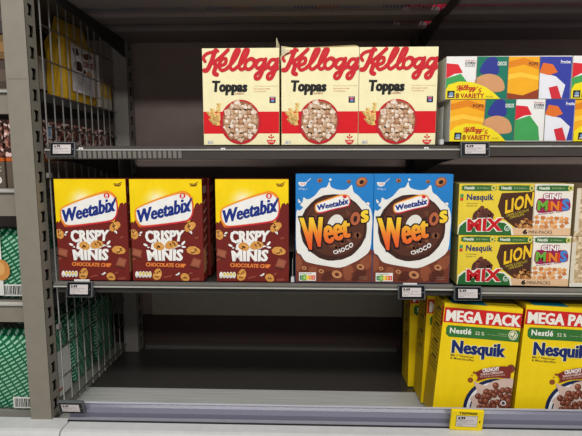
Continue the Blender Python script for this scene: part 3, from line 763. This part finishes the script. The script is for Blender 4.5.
# ---- small mix multipacks -------------------------------------------------
MW, MH, MD = .2745, .1285, .10
def make_mix(label):
    t = thing('multipack_carton', label, 'multipack', group='mix multipacks of small cereal packs')
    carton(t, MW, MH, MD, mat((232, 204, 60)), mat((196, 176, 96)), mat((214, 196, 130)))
    cor = [(455.6, 182.4), (570.6, 182.4), (569.3, 232), (457.2, 232)]
    A = Art(cor, MW, MH, (430, 175, 3.79))
    A.rect(386, 0, 560, 300, (236, 228, 214), 1); A.rect(243, 188, 560, 240, (226, 186, 146), 2)
    A.poly([(262, 62), (388, 56), (388, 189), (322, 189), (268, 150), (250, 110)], (74, 44, 30), 2)
    A.rect(384.5, 28, 387, 190, (200, 190, 160), 3)
    for x0_, x1_ in ((110, 238), (252, 384), (396, 530)):
        A.poly([(x0_ + 6, 34), (x1_ - 6, 34), (x1_, 43), (x1_ - 6, 53), (x0_ + 6, 53), (x0_, 43)], (58, 108, 54), 3, smooth=2)
        A.row('Nestlé', x0_ + 8, 38, x0_ + 46, 48, (226, 230, 214), 4, off=.04); A.row('50 % Vollkorn', x0_ + 56, 41, x0_ + 102, 46, (200, 210, 160), 4)
        A.ell(x1_ - 9, 43, 9, 10, (236, 214, 110), 4, 0, 14); A.ell(x1_ - 9, 43, 5, 6, (90, 130, 60), 5, 0, 10)
    A.done('front_print', t, 'three coloured fields with green labels')
    A.row('Nesquik', 130, 66, 232, 94, (28, 44, 110), 4, off=.025)
    A.row('Kakaohaltige', 130, 98, 172, 103, (90, 80, 50), 4); A.row('Cerealien mit', 130, 106, 170, 111, (90, 80, 50), 4)
    A.rect(104, 66, 116, 78, (70, 150, 90), 4); A.rect(104, 80, 116, 90, (210, 60, 50), 4)
    A.done('chocolate_logo', t, 'dark blue lettering')
    q = [(276, 90), (384, 58), (384, 106), (280, 136)]
    A.text('LION', q, (50, 26, 20), 4, off=.08, shear=.1); A.text('LION', q, (240, 192, 40), 5, off=.035, shear=.1)
    A.text('CARAMEL & CHOCOLATE', [(284, 140), (368, 118), (369, 127), (286, 149)], (214, 190, 60), 4); A.text('CEREALIEN', [(296, 148), (350, 134), (351, 142), (298, 156)], (214, 190, 60), 4)
    A.done('caramel_logo', t, 'slanted yellow capitals')
    q = [(420, 64), (484, 64), (482, 82), (422, 82)]
    A.text('CINI', q, (150, 34, 80), 4, off=.12); A.text('CINI', q, (244, 240, 236), 6, off=.04)
    A.poly([(398, 88), (420, 80), (490, 80), (518, 84), (520, 122), (470, 126), (402, 132)], (150, 34, 80), 3, smooth=3)
    for ch, x0_, x1_, y0_, c in (('M', 402, 437, 90, (110, 170, 60)), ('i', 440, 447, 96, (222, 60, 44)), ('N', 450, 480, 92, (230, 130, 40)), ('i', 483, 490, 94, (222, 60, 44)), ('S', 493, 516, 84, (70, 130, 200))):
        A.row(ch, x0_, y0_, x1_, 122, c, 6, off=.05)
    A.text('Knuspriger Zimt', [(404, 136), (496, 124), (498, 130), (405, 142)], (150, 34, 80), 4, off=.02)
    A.done('cinnamon_logo', t, 'multicoloured lettering with magenta outline')
    rnd = random.Random(3)
    A.ell(196, 150, 40, 32, (84, 46, 40), 4, 0, 20)
    for i in range(14):
        A.ell(196 + rnd.uniform(-34, 34), 146 + rnd.uniform(-24, 20), 8, 8, ((120, 70, 54), (96, 54, 42))[i % 2], 5 + i % 2, 0, 10)
    A.ell(190, 116, 9, 8, (110, 60, 44), 6, 0, 10)
    A.done('chocolate_cereal_picture', t)
    for i in range(22):
        x = rnd.uniform(322, 384); y = rnd.uniform(156, 186)
        if (x - 322) / 62 + (186 - y) / 34 < .9 and y < 176: continue
        A.ell(x, y, 8, 5, ((214, 160, 90), (180, 116, 60), (150, 90, 50))[i % 3], 4 + i % 2, rnd.uniform(0, 90), 8)
    A.done('caramel_cereal_picture', t)
    for i in range(20):
        x = 402 + (i % 7) * 18 + rnd.uniform(-4, 4); y = 152 + (i // 7) * 15 + rnd.uniform(-3, 3); s_ = 11
        A.poly([(x + s_ * math.cos(i + k * 1.5708), y + s_ * .8 * math.sin(i + k * 1.5708)) for k in range(4)], ((222, 150, 84), (202, 122, 60), (232, 172, 110))[i % 3], 4 + i % 2)
    A.done('cinnamon_cereal_picture', t)
    A.poly([(100, 222), (104, 182), (124, 164), (200, 158), (284, 166), (308, 184), (316, 222)], (236, 232, 214), 7)
    A.poly([(106, 222), (109, 187), (128, 169), (200, 163), (280, 171), (302, 188), (308, 222)], (44, 104, 50), 8)
    q = [(140, 160), (270, 156), (268, 198), (142, 200)]
    A.text('MIX', q, (240, 236, 226), 9, off=.09); A.text('MIX', q, (196, 26, 32), 11, off=.045)
    A.ell(290, 190, 11, 11, (220, 228, 214), 9, 0, 14); A.ell(290, 190, 8, 8, (44, 104, 50), 10, 0, 14); A.stroke([(285, 190), (289, 194), (296, 185)], 2.5, (220, 228, 214), 11)
    A.done('mix_logo', t, 'red capitals with white outline on green hump')
    A.row('6', 352, 196, 366, 211, (24, 22, 22), 4, off=.06); A.row('MINI-PACKS', 372, 198, 460, 210, (60, 54, 46), 4, off=.0)
    A.done('small_print', t)
    return t
zs2r = Z2R + .0025
mx = make_mix('lower of the two stacked yellow and white mix packs, standing on the shelf')
x_m = place_x(459.0, 284)
mx.location = (x_m, YF + .018, zs2r); mx.rotation_euler = (0, 0, R(-2.6))
dup(mx, (x_m - .004, YF + .018, zs2r + MH + .0012), label='upper of the two stacked yellow and white mix packs')
dup(mx, (x_m + .01, YF + MD + .035, zs2r), label='lower mix pack standing behind the front stack', skip=('chocolate_cereal_picture', 'caramel_cereal_picture', 'cinnamon_cereal_picture', 'cinnamon_logo', 'caramel_logo', 'chocolate_logo', 'small_print', 'mix_logo'))
dup(mx, (x_m + .012, YF + MD + .035, zs2r + MH + .0012), label='upper mix pack stacked behind the front ones, only its top edge showing', skip=('chocolate_cereal_picture', 'caramel_cereal_picture', 'cinnamon_cereal_picture', 'cinnamon_logo', 'caramel_logo', 'chocolate_logo', 'small_print', 'mix_logo'))

# ---- oat cartons cut by the frame -----------------------------------------
OAT = spots_mat([(0, (186, 160, 120)), (.35, (206, 182, 142)), (.6, (226, 208, 172)), (.8, (164, 134, 96))], 160)
x_o = at(573.5, 240, YF).x
for i, (hh, lab) in enumerate(((.128, 'lower beige oat carton cut off by the right edge of the frame'), (.132, 'upper beige oat carton cut off by the right edge of the frame'))):
    t = thing('oat_carton', lab, 'carton', (x_o + .002 * i, YF + .004, zs2r + i * .129), group='beige oat cartons at the right edge')
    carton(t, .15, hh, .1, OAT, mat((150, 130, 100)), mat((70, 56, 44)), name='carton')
    mb = MB(); mb.box(.0, .010, -.0006, -.0001, .012, hh - .014, mat((216, 206, 186))); mb.box(.0, .15, -.0006, -.0001, hh - .012, hh, mat((96, 76, 58))) if i else mb.box(.0, .15, -.0006, -.0001, 0.0, .010, mat((226, 220, 204)))
    mb.build('label_strip', t)

# ---- small variety multipacks ------------------------------------------------
VW, VH, VD = .295, .0995, .10
def make_variety(label, cor, fields, hump, small=True):
    t = thing('variety_pack', label, 'multipack', group='wrapped variety multipacks')
    carton(t, VW, VH, VD, mat((226, 222, 214)), mat((196, 196, 190)), mat((220, 220, 214)), name='wrapped_packs')
    A = Art(cor, VW, VH, (432, 40, 3.88)); (tx, ty) = hump
    for kind, x0, x1 in fields:
        y0 = ty; y1 = ty + 164; w_ = x1 - x0
        if kind == 'white':
            A.rect(x0, y0, x1, y1, (232, 230, 226), 1)
            A.poly([(x0, y0 + 84), (x0 + w_ * .5, y0 + 66), (x0 + w_ * .8, y0 + 110), (x0 + w_ * .86, y1), (x0, y1)], (66, 158, 84), 2, smooth=0)
            A.poly([(x0, y0 + 26), (x0 + w_ * .4, y0 + 30), (x0 + w_ * .56, y0 + 62), (x0 + w_ * .3, y0 + 66), (x0, y0 + 84)], (214, 36, 48), 3)
            A.row("Kellogg's", x0 + w_ * .62, y0 + 12, x0 + w_ * .94, y0 + 18, (200, 40, 50), 4); A.row('CORN', x0 + w_ * .62, y0 + 20, x0 + w_ * .94, y0 + 30, (60, 60, 60), 4, off=.03); A.row('FLAKES', x0 + w_ * .62, y0 + 32, x0 + w_ * .94, y0 + 40, (120, 120, 120), 4)
        if kind == 'green':
            A.rect(x0, y0, x1, y1, (24, 116, 92), 1)
            A.poly([(x0 + w_ * .1, y0 + 60), (x0 + w_ * .3, y0 + 10), (x0 + w_ * .62, y0 + 6), (x0 + w_ * .72, y0 + 60), (x0 + w_ * .5, y0 + 70)], (46, 54, 138), 2, smooth=4)
            A.poly([(x0, y0 + 84), (x0 + w_ * .4, y0 + 66), (x0 + w_ * .8, y0 + 84), (x0 + w_ * .9, y0 + 130), (x0 + w_ * .4, y0 + 136), (x0, y0 + 120)], (206, 150, 104), 3, smooth=4)
            A.row('CHOCOS', x0 + w_ * .66, y0 + 20, x0 + w_ * .94, y0 + 34, (226, 232, 226), 4, off=.04)
        if kind == 'orange':
            A.rect(x0, y0, x1, y1, (240, 170, 28), 1)
            A.poly([(x0, y0 + 20), (x0 + w_ * .5, y0 + 4), (x1, y0 + 26), (x1, y0 + 50), (x0 + w_ * .5, y0 + 30), (x0, y0 + 44)], (222, 130, 22), 2)
            A.poly([(x0, y0 + 140), (x0 + w_ * .5, y0 + 150), (x1, y0 + 126), (x1, y1), (x0, y1)], (146, 60, 32), 2)
            A.poly([(x0, y0 + 70), (x0 + w_ * .4, y0 + 60), (x1, y0 + 76), (x1, y0 + 92), (x0 + w_ * .4, y0 + 78), (x0, y0 + 90)], (248, 196, 60), 2)
            A.row('POPS', x0 + w_ * .66, y0 + 22, x0 + w_ * .95, y0 + 34, (110, 60, 30), 4, off=.03)
        if kind == 'blue':
            A.rect(x0, y0, x1, y1, (52, 62, 156), 1)
            A.poly([(x0, y0 + 60), (x0 + w_ * .5, y0 + 76), (x0 + w_ * .8, y0 + 110), (x0 + w_ * .7, y1), (x0, y1)], (226, 226, 232), 2, smooth=0)
            A.poly([(x0 + w_ * .1, y0 + 24), (x0 + w_ * .4, y0 + 30), (x0 + w_ * .56, y0 + 60), (x0 + w_ * .3, y0 + 72), (x0, y0 + 62)], (222, 110, 40), 3)
            A.poly([(x0 + w_ * .3, y0 + 120), (x0 + w_ * .56, y0 + 112), (x0 + w_ * .7, y1), (x0 + w_ * .4, y1)], (204, 44, 56), 3)
            A.row('Frosties', x0 + w_ * .64, y0 + 14, x0 + w_ * .93, y0 + 26, (232, 232, 240), 4, off=.03)
        A.rect(x1 - 1.2, y0, x1 + 1.2, y1, (120, 110, 100), 5)
    A.done('small_packs', t, 'row of small packs in white, green, orange and blue')
    ox, oy = (0, 0) if ty < 100 else (27, 161)
    F = lambda p: (p[0] + ox, p[1] + oy)
    A.poly([F(p) for p in [(30, 245), (30, 196), (60, 176), (100, 164), (150, 166), (200, 184), (235, 208), (260, 245)]], (238, 216, 30), 7)
    A.rect(57 + ox, 200 + oy, 85 + ox, 228 + oy, (30, 28, 34), 8); A.ell(72 + ox, 212 + oy, 9, 7, (120, 150, 180), 9); A.rect(62 + ox, 219 + oy, 80 + ox, 224 + oy, (210, 210, 210), 9)
    A.row('8', 90 + ox, 210 + oy, 102 + ox, 228 + oy, (150, 84, 20), 8, off=.05); A.row('VARIETY', 108 + ox, 211 + oy, 198 + ox, 228 + oy, (170, 26, 30), 8, off=.035); A.row('PACKS', 205 + ox, 220 + oy, 232 + ox, 227 + oy, (120, 90, 30), 8)
    script_word(A, 9, (190, 40, 32), f=lambda p: (92 + ox + (p[0] - 20) * .135, 178 + oy + (p[1] - 20) * .13), w=3.1)
    A.stroke([F((172, 184)), F((169, 190))], 3, (190, 40, 32), 9); A.stroke([F((186, 190)), F((176, 196)), F((186, 202)), F((176, 206))], 3, (190, 40, 32), 9)
    A.done('yellow_label', t, 'yellow humped label with red lettering')
    mb = MB(); mb.box(-.0008, VW + .0008, -.0042, VD + .001, -.0002, VH + .0008, clear_plastic((1, 1, 1), .93, .08)); mb.build('clear_wrap', t, 'clear film wrap') if False else None
    return t
zs1r = Z1R + .0025
corU = [(444.2, 57.5), (568.3, 56.5), (567, 99.6), (445, 99.8)]; corL = [(447.3, 99.8), (574, 99.8), (573, 142), (449, 142)]
fU = [('white', 46, 165), ('green', 165, 285), ('orange', 285, 405), ('blue', 405, 530)]; fL = [('orange', 56, 198), ('green', 198, 318), ('white', 318, 435), ('blue', 435, 560)]
vu_ = make_variety('upper wrapped multipack with a white pack at its left end', corU, fU, (46, 68))
vl = make_variety('lower wrapped multipack with an orange pack at its left end', corL, fL, (56, 229))
x_v = place_x(449, 141)
vl.location = (x_v, YF, zs1r); vu_.location = (place_x(445, 99.8), YF, zs1r + VH + .0012)
dup(vl, (x_v + VW + .003, YF + .004, zs1r), label='lower wrapped multipack cut off by the right edge of the frame')
dup(vu_, (vu_.location.x + VW + .003, YF + .002, zs1r + VH + .0012), label='upper wrapped multipack cut off by the right edge of the frame')

# ---- clear plastic dividers
CLR = clear_plastic((.92, .94, .95), .72, .1)
for px, py, hh, lab, z_, dd in ((292.6, 281, .058, 'low clear plastic divider between the maroon and the blue cartons', zs2, .3), (441.6, 143, .09, 'low clear plastic divider right of the cream cartons', zs1, .3)):
    t = thing('shelf_divider', lab, 'divider', (at(px, py, YF).x, YF, z_))
    mb = MB(); mb.box(-.0008, .0008, -.002, dd, .001, hh, CLR); mb.build('fin', t)
    mb = MB(); mb.box(-.004, .004, -.003, .012, 0, .012, clear_plastic((.9, .9, .9), .4, .2)); mb.build('foot', t)

# ================================================================== PRICE TAGS
def price_tag(label, cen, w_, h_, price, lines, yellow=False, tilt=0, Y=-.017, lean=8, cap=False):
    p = at(cen[0], cen[1], Y)
    t = thing('price_tag', label, 'price tag', (p.x, Y, p.z), (R(-lean), R(tilt), 0), group=None if yellow else 'black framed electronic price tags')
    W = w_ * PXM; H = h_ * PXM
    fr = mat((238, 208, 14), .4) if yellow else mat((92, 94, 96), .4)
    mb = MB(); mb.box(-W / 2, W / 2, -.004, .005, -H / 2, H / 2, fr); o = mb.build('case', t, bevel=.0025 if yellow else .0012)
    if not yellow:
        mb = MB(); mb.box(-W / 2 + .002, W / 2 - .003, -.0046, -.0041, -H / 2 + .002, H / 2 - .0025, mat((18, 18, 20), .25)); mb.build('bezel', t)
    sx0, sx1, sz0, sz1 = (-W * .33, W * .30, -H * .27, H * .24) if yellow else (-W * .36, W * .34, -H * .30, H * .31)
    mb = MB(); mb.box(sx0, sx1, -.0052, -.0047, sz0, sz1, mat((204, 196, 194), .35)) ; 
    if yellow: mb.box(sx0 - .001, sx1 + .001, -.0047, -.0041, sz0 - .001, sz1 + .001, mat((120, 108, 40)))
    mb.build('screen', t)
    SW, SH = sx1 - sx0, sz1 - sz0
    A = Art([(0, 0), (100, 0), (100, 60), (0, 60)], SW, SH)
    A.row(price, 6, 4, 40, 18, (24, 22, 22), 1, off=.05)
    A.row(lines[0], 6, 22, 84, 29, (110, 100, 96) if not cap else (150, 90, 90), 1); A.row(lines[1], 6, 32, 56, 38, (130, 122, 118), 1); A.rect(4, 44, 96, 45.5, (150, 142, 138), 1); A.row('100 g', 6, 49, 30, 56, (110, 104, 100), 1)
    o = A.done('price_text', t); o.location = (sx0, -.0054, sz0)
    if yellow:
        A = Art([(0, 0), (100, 0), (100, 20), (0, 20)], W * .56, H * .11); A.row('TIEFPREIS', 1, 1, 99, 19, (70, 58, 16), 1, off=.05); o = A.done('heading', t); o.location = (-W * .27, -.0041, H * .31)
        mb = MB(); mb.box(W * .37, W * .40, -.0046, -.0041, -H * .09, H * .02, mat((40, 34, 10))); mb.build('sensor', t)
    else:
        mb = MB(); mb.box(W * .40, W * .415, -.005, -.0046, -.001, .001, mat((190, 190, 190))); mb.build('sensor', t)
    return t
price_tag('black framed price tag at the left end of the upper shelf, beside the wire divider', (63.2, 149.5), 25.5, 14.5, '4.79', ('Kaffee Bohnen Crema', 'ganze Bohne'))
price_tag('black framed price tag below the small variety multipacks', (474.8, 149.4), 27.5, 14.4, '4.29', ('Variety 8er', 'Mini Packs'))
price_tag('black framed price tag below the leftmost maroon carton on the middle shelf', (80.2, 289.2), 26.5, 16, '3.99', ('Crispy Minis Choc', '600 g'))
price_tag('black framed price tag below the right blue ring carton', (411.5, 292), 26.8, 14.6, '3.69', ('Choco Ringe', '375 g'), cap=True)
price_tag('black framed price tag below the small mix packs', (467.5, 293.3), 27, 14.2, '5.49', ('Mix Cerealien', '6 Mini'))
price_tag('black framed price tag hanging on the bottom riser at the foot of the upright', (71.8, 406.8), 26.5, 15, '4.49', ('Cerealien', '500 g'), Y=-.04, lean=-16)
price_tag('yellow price tag hanging on the bottom riser below the yellow cartons', (466.6, 419.8), 32.6, 23, '4.99', ('Nesquik', 'Mega'), yellow=True, Y=-.045, lean=-6, tilt=1.5)
for px, py, w_, lab in ((82, 280.9, 16, 'white paper strip on the rail above the left price tag'), (410, 284.6, 14, 'white paper strip on the rail above the price tag under the blue carton')):
    p = at(px, py, -.0125); mb = MB(); mb.box(-w_ * PXM / 2, w_ * PXM / 2, -.001, .001, -.004, .004, mat((226, 224, 218))); o = mb.build('paper_strip', loc=(p.x, -.0125, p.z)); tag(o, lab, 'label')
    o.location.z -= .0
for px, py, lab in ((80.7, 149.6, 'small white clip on the ribbed rail beside the left tag'), (223, 150, 'small white clip on the upper rail under the leftmost cream carton'), (426.5, 149.2, 'small white clip on the upper rail under the rightmost cream carton')):
    p = at(px, py, -.015); mb = MB(); mb.prism_x([(0, 0), (-.002, 0), (-.0015, .005), (0, .005)], -.005, -.0015, mat((230, 230, 226))); mb.prism_x([(0, 0), (-.002, 0), (-.0015, .005), (0, .005)], .0015, .005, mat((230, 230, 226))); mb.prism_x([(0, .003), (-.002, .003), (-.0015, .005), (0, .005)], -.0016, .0016, mat((230, 230, 226)))
    o = mb.build('rail_clip', loc=(p.x, -.0125, p.z)); tag(o, lab, 'clip')

# ================================================================== NEIGHBOUR BAY AT LEFT
XN1 = XP1 - .012; XN0 = -1.25
NR = mat((128, 121, 109), .5)
def nshelf(label, z, rh, x1=XP0 - .002):
    t = thing('shelf', label, 'shelf', (XN0, 0, z))
    mb = MB(); mb.box(0, XN1 - XN0, .018, YB - .01, -.022, 0, DK); mb.build('deck', t)
    mb = MB(); mb.prism_x([(.016, .004), (.006, .004), (-.004, -rh), (.016, -rh)], 0, x1 - XN0, NR); mb.build('price_rail', t)
    mb = MB(); mb.prism_x([(.004, .002), (-.004, -.002), (-.004, -.006), (.003, -.006)], 0, x1 - XN0 - .006, LINE); mb.build('rail_edge', t)
    return t
ZN0 = at(8, 90, 0).z; ZN1 = at(8, 190, 0).z; ZN2 = at(8, 303, 0).z
nshelf('grey shelf of the left bay carrying the yellow bag', ZN0, .058)
nshelf('grey shelf of the left bay carrying the coffee bean packs', ZN1, .066)
nshelf('grey shelf of the left bay carrying the upper green bags', ZN2, .05)
ts = thing('shelf', 'dark top shelf added to shade the left bay, above the yellow bags', 'shelf', (XN0, 0, ZT + .03))  # shelf added to keep light off the back of this bay
mb = MB(); mb.box(0, XN1 - XN0, .018, YB - .01, -.022, 0, mat((90, 80, 66), .5)); mb.build('deck', ts)
mb = MB(); mb.prism_x([(.016, .004), (.006, .004), (-.004, -.058), (.016, -.058)], 0, XP0 - .002 - XN0, NR); mb.build('price_rail', ts)
mb = MB(); mb.box(-1.7, XP1 - .002, .016, YB - .002, ZB - .035, ZB - .006, mat((140, 138, 130), .4)); o = mb.build('bottom_shelf'); tag(o, 'grey bottom shelf of the left bay under the lower green bags', 'shelf')

BEAN = spots_mat([(0, (50, 24, 18)), (.3, (110, 60, 46)), (.5, (170, 120, 104)), (.66, (232, 200, 190)), (.84, (76, 38, 28))], 150)
BRN = mat((96, 84, 72)); ORA = mat((186, 92, 30)); GRN = green_print(); WHL = mat((222, 222, 214))
def pillow(mb, W, H, D, mt, top=.5, bulge=.008, n=8, wr=.0015):
    """soft pack: sides swell, the top gathers"""
    rings = []; rnd = random.Random(2)
    per = []
    for i in range(n * 4):
        s_, k = divmod(i, n); u = k / n
        per.append(((u, 0), (1, u), (1 - u, 1), (0, 1 - u))[s_])
    zs = [0, .04, .15, .3, .5, .7, .85, .93, .975, 1]
    for z in zs:
        tf = 0 if z < .85 else ((z - .85) / .15) ** 2
        r_ = []
        for (a, b) in per:
            x = (a - .5); y = (b - .5); sw = math.sin(math.pi * min(1, z * 1.02)) * bulge
            cut = .04 if z in (0,) else 0
            x2 = x * W * (1 - cut) + (x / .5) * sw * (1 - abs(2 * y) ** 2) + rnd.uniform(-wr, wr); y2 = y * D * (1 - cut) * (1 - tf * top) + (y / .5) * sw * (1 - abs(2 * x) ** 2) + rnd.uniform(-wr, wr)
            r_.append((x2, y2, z * H))
        rings.append(r_)
    b = len(mb.v); N = len(per)
    for r_ in rings: mb.v += r_
    for j in range(len(rings) - 1):
        for i in range(N):
            k = (i + 1) % N; mb.f.append((b + j * N + i, b + j * N + k, b + (j + 1) * N + k, b + (j + 1) * N + i)); mb.mi.append(mb.m(mt))
    mb.f.append(tuple(b + i for i in reversed(range(N)))); mb.mi.append(mb.m(mt)); mb.f.append(tuple(b + (len(rings) - 1) * N + i for i in range(N))); mb.mi.append(mb.m(mt))

def coffee(label):
    t = thing('coffee_pack', label, 'coffee pack', group='coffee bean packs of the left bay')
    mb = MB(); W, D, H = .095, .105, .176
    def sl(z0, z1, mt): mb.box(-W / 2, W / 2, -D / 2, D / 2, z0, z1, mt)
    sl(0, H * .40, BRN); sl(H * .40, H * .46, ORA); sl(H * .46, H, BEAN); mb.build('pack', t, bevel=.002)
    A = Art([(0, 0), (100, 0), (100, 70), (0, 70)], W, H * .38)
    A.row('KAFFEEBOHNEN', 30, 8, 92, 14, (206, 200, 190), 1); A.row('GANZE BOHNE', 30, 18, 92, 23, (206, 200, 190), 1)
    A.ell(78, 44, 14, 11, (226, 222, 212), 1, 30, 16); A.ell(78, 44, 9, 6, (96, 84, 72), 2, 30, 14); A.ell(78, 44, 5, 3, (226, 222, 212), 3, 30, 12)
    o = A.done('label_print', t); o.location = (-W / 2, -D / 2 - .0003, 0)
    mb = MB(); mb.face([(W / 2 + .0006, -.02, H * .74), (W / 2 + .0006, .0, H * .74), (W / 2 + .0006, .0, H * .94), (W / 2 + .0006, -.02, H * .94)], mat((180, 190, 200)))
    mb.face([(W / 2 + .0009, -.016, H * .78), (W / 2 + .0009, -.006, H * .78), (W / 2 + .0009, -.006, H * .9), (W / 2 + .0009, -.016, H * .9)], mat((110, 130, 160))); mb.build('sticker', t)
    return t
cf = coffee('frontmost coffee bean pack, half hidden behind the front upright')
xc = at(13.5, 150, .03).x - .0475 + .042
cf.location = (XP0 + .014 - .0475 + .030, .022 + .0525, ZN1 + .001)
labs = ['second coffee bean pack from the front, seen through the wire', 'third coffee bean pack from the front, in shade behind the wire', 'rearmost coffee bean pack, in deep shade behind the wire']
for i, l in enumerate(labs): dup(cf, (cf.location.x + (.004, -.003, .002)[i], cf.location.y + .112 * (i + 1), ZN1 + .001), label=l, skip=('sticker',))
dup(cf, (cf.location.x - .10, cf.location.y, ZN1 + .001), label='coffee bean pack at the left edge of the frame')

def green_bag(label, name='green_bag', H=.215):
    t = thing(name, label, 'bag', group='green printed bags of the left bay')
    mb = MB(); W, D = .17, .12; pillow(mb, W, H, D, GRN, .7, .006); mb.build('bag', t, smooth=True)
    mb = MB(); mb.box(W / 2 + .0062, W / 2 + .0072, -D * .44, D * .44, H * .04, H * .66, WHL)
    mb.box(W / 2 + .0072, W / 2 + .0075, -D * .3, D * .1, H * .12, H * .15, mat((190, 90, 50))); mb.box(W / 2 + .0072, W / 2 + .0075, -D * .3, D * .25, H * .3, H * .31, mat((150, 150, 150))); mb.box(W / 2 + .0072, W / 2 + .0075, -D * .3, D * .2, H * .35, H * .36, mat((150, 150, 150)))
    mb.build('side_label', t)
    mb = MB(); y = -D / 2 - .0072; mb.box(-.005, .055, y, y + .0008, .008, .04, WHL)
    x = .0; rnd = random.Random(1)
    while x < .05:
        w2 = rnd.choice((.0012, .002, .003)); mb.box(x, x + w2, y - .0003, y, .012, .036, mat((40, 40, 40))); x += w2 + rnd.choice((.0015, .0025))
    mb.build('barcode', t)
    return t
g1 = green_bag('green printed bag on the bottom shelf of the left bay, white label facing the wire')
gx = XP0 - .083 + .022
g1.location = (gx - .012, .085, ZB - .0055)
dup(g1, (gx - .01, .235, ZB - .0055), label='second green bag on the bottom shelf of the left bay, in shade behind the wire', skip=('side_label',))
dup(g1, (gx - .006, .385, ZB - .0055), label='rearmost green bag on the bottom shelf of the left bay, seen through the wire', skip=('side_label',))
g2 = green_bag('green printed bag on the shelf above, standing beside the upright', H=.185); g2.location = (gx - .03, .10, ZN2 + .001)
dup(g2, (gx - .0, .25, ZN2 + .001), label='second green bag on the upper shelf of the left bay', skip=('side_label',))
dup(g2, (gx + .002, .39, ZN2 + .001), label='rearmost green bag on the upper shelf of the left bay', skip=('side_label',))
# pictured biscuit and white panel on the upper green bag
mb = MB(); mb.box(-.06, .003, -.0705, -.0695, .01, .19, WHL); mb.build('white_panel', g2)
A = Art([(0, 0), (100, 0), (100, 100), (0, 100)], .06, .06); A.ell(50, 50, 40, 48, (206, 140, 70), 1, 0, 20); A.ell(44, 44, 24, 30, (224, 170, 100), 2, 0, 18); o = A.done('biscuit_picture', g2); o.location = (-.03, -.0708, .05)

# yellow paper bag
t = thing('yellow_bag', 'yellow paper bag with folded pointed top and white pictured label, behind the wire', 'bag', (XP1 - .045, .265, ZN0 + .001), (0, 0, R(84)))
YB_ = mat((196, 152, 34), .5)
mb = MB(); W, H, D = .15, .19, .06; pillow(mb, W, H, D, YB_, .75, .005, wr=.002)
mb.prism_x([(-D * .22, H - .001), (D * .22, H - .001), (.0, H + .045)], -W * .46, W * .46, YB_); mb.build('bag', t, smooth=False)
for s_ in (-1, 1):
    A = Art([(0, 0), (100, 0), (100, 120), (0, 120)], W * .84, H * .78)
    A.poly([(4, 4), (96, 8), (96, 116), (4, 112)], (214, 204, 206), 1)
    A.poly([(10, 14), (30, 10), (36, 24), (16, 30)], (90, 50, 36), 2); A.poly([(40, 20), (80, 12), (92, 20), (60, 30)], (120, 70, 50), 2); A.poly([(16, 44), (40, 40), (44, 60), (20, 60)], (70, 44, 36), 2, smooth=3)
    A.text('KEKSE', [(48, 36), (90, 34), (90, 46), (48, 48)], (150, 80, 60), 3, off=.05); A.ell(74, 62, 12, 8, (190, 130, 80), 2); A.ell(54, 60, 6, 5, (60, 40, 34), 2)
    for k in range(6): A.rect(14, 72 + k * 6, 86 - (k % 3) * 10, 74 + k * 6, (180, 172, 176), 2)
    o = A.done('label', t); o['label'] = 'white pictured label'
    if s_ < 0: o.location = (-W * .42, -D / 2 - .008, H * .1)
    else: o.location = (W / 2 + .009, -W * .42 + .02, H * .1); o.rotation_euler = (0, 0, R(90)); o.scale = (.62, 1, 1)
t = thing('yellow_bag', 'second yellow bag standing in front of the pointed one, its shade painted into a dark brown', 'bag', (XP1 - .137, .182, ZN0 + .001), (0, 0, R(86)))
mb = MB(); pillow(mb, .12, .21, .075, mat((84, 66, 34), .5), .75, .005); mb.build('bag', t, smooth=True)  # far darker than the other yellow bag: shade is put into the colour
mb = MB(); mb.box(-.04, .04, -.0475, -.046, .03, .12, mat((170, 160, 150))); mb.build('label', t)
# pale block further back, bright colours stand in for the lit aisle beyond
t = thing('lit_aisle_stand_in', 'pale yellow and white block standing in for the lit aisle seen through behind the wire', 'carton', (XP1 - .072, .352, ZN0 + .001))
mb = MB(); mb.box(0, .07, 0, .09, 0, .035, mat((226, 216, 200))); mb.box(0, .07, 0, .09, .035, .085, mat((236, 190, 70))); mb.build('carton', t, bevel=.001)
mb = MB()
for k in range(3): mb.box(.0701, .0705, .012 + k * .026, .024 + k * .026, .045, .075, mat((250, 220, 130)))
mb.build('side_print', t)
# brown packs at the far left edge
for i, (z0, hh, c, lab) in enumerate(((ZN0 + .001, .075, (74, 62, 54), 'dark brown pack at the left edge on the upper left shelf'), (ZN0 + .0775, .06, (112, 84, 52), 'tan pack stacked on the dark brown pack at the left edge'), (ZN0 + .139, .10, (62, 56, 52), 'grey-brown pack on top of the stack at the left edge'))):
    t = thing('brown_pack', lab, 'pack', (XP0 - .072, .05, z0)); mb = MB(); mb.box(-.09, .055, -.03, .055, 0, hh, mat(c)); mb.build('carton', t, bevel=.003)
    mb = MB(); mb.box(-.06, .04, -.0312, -.0304, hh * .3, hh * .7, mat(tuple(int(v * 1.3) for v in c))); mb.build('label', t)
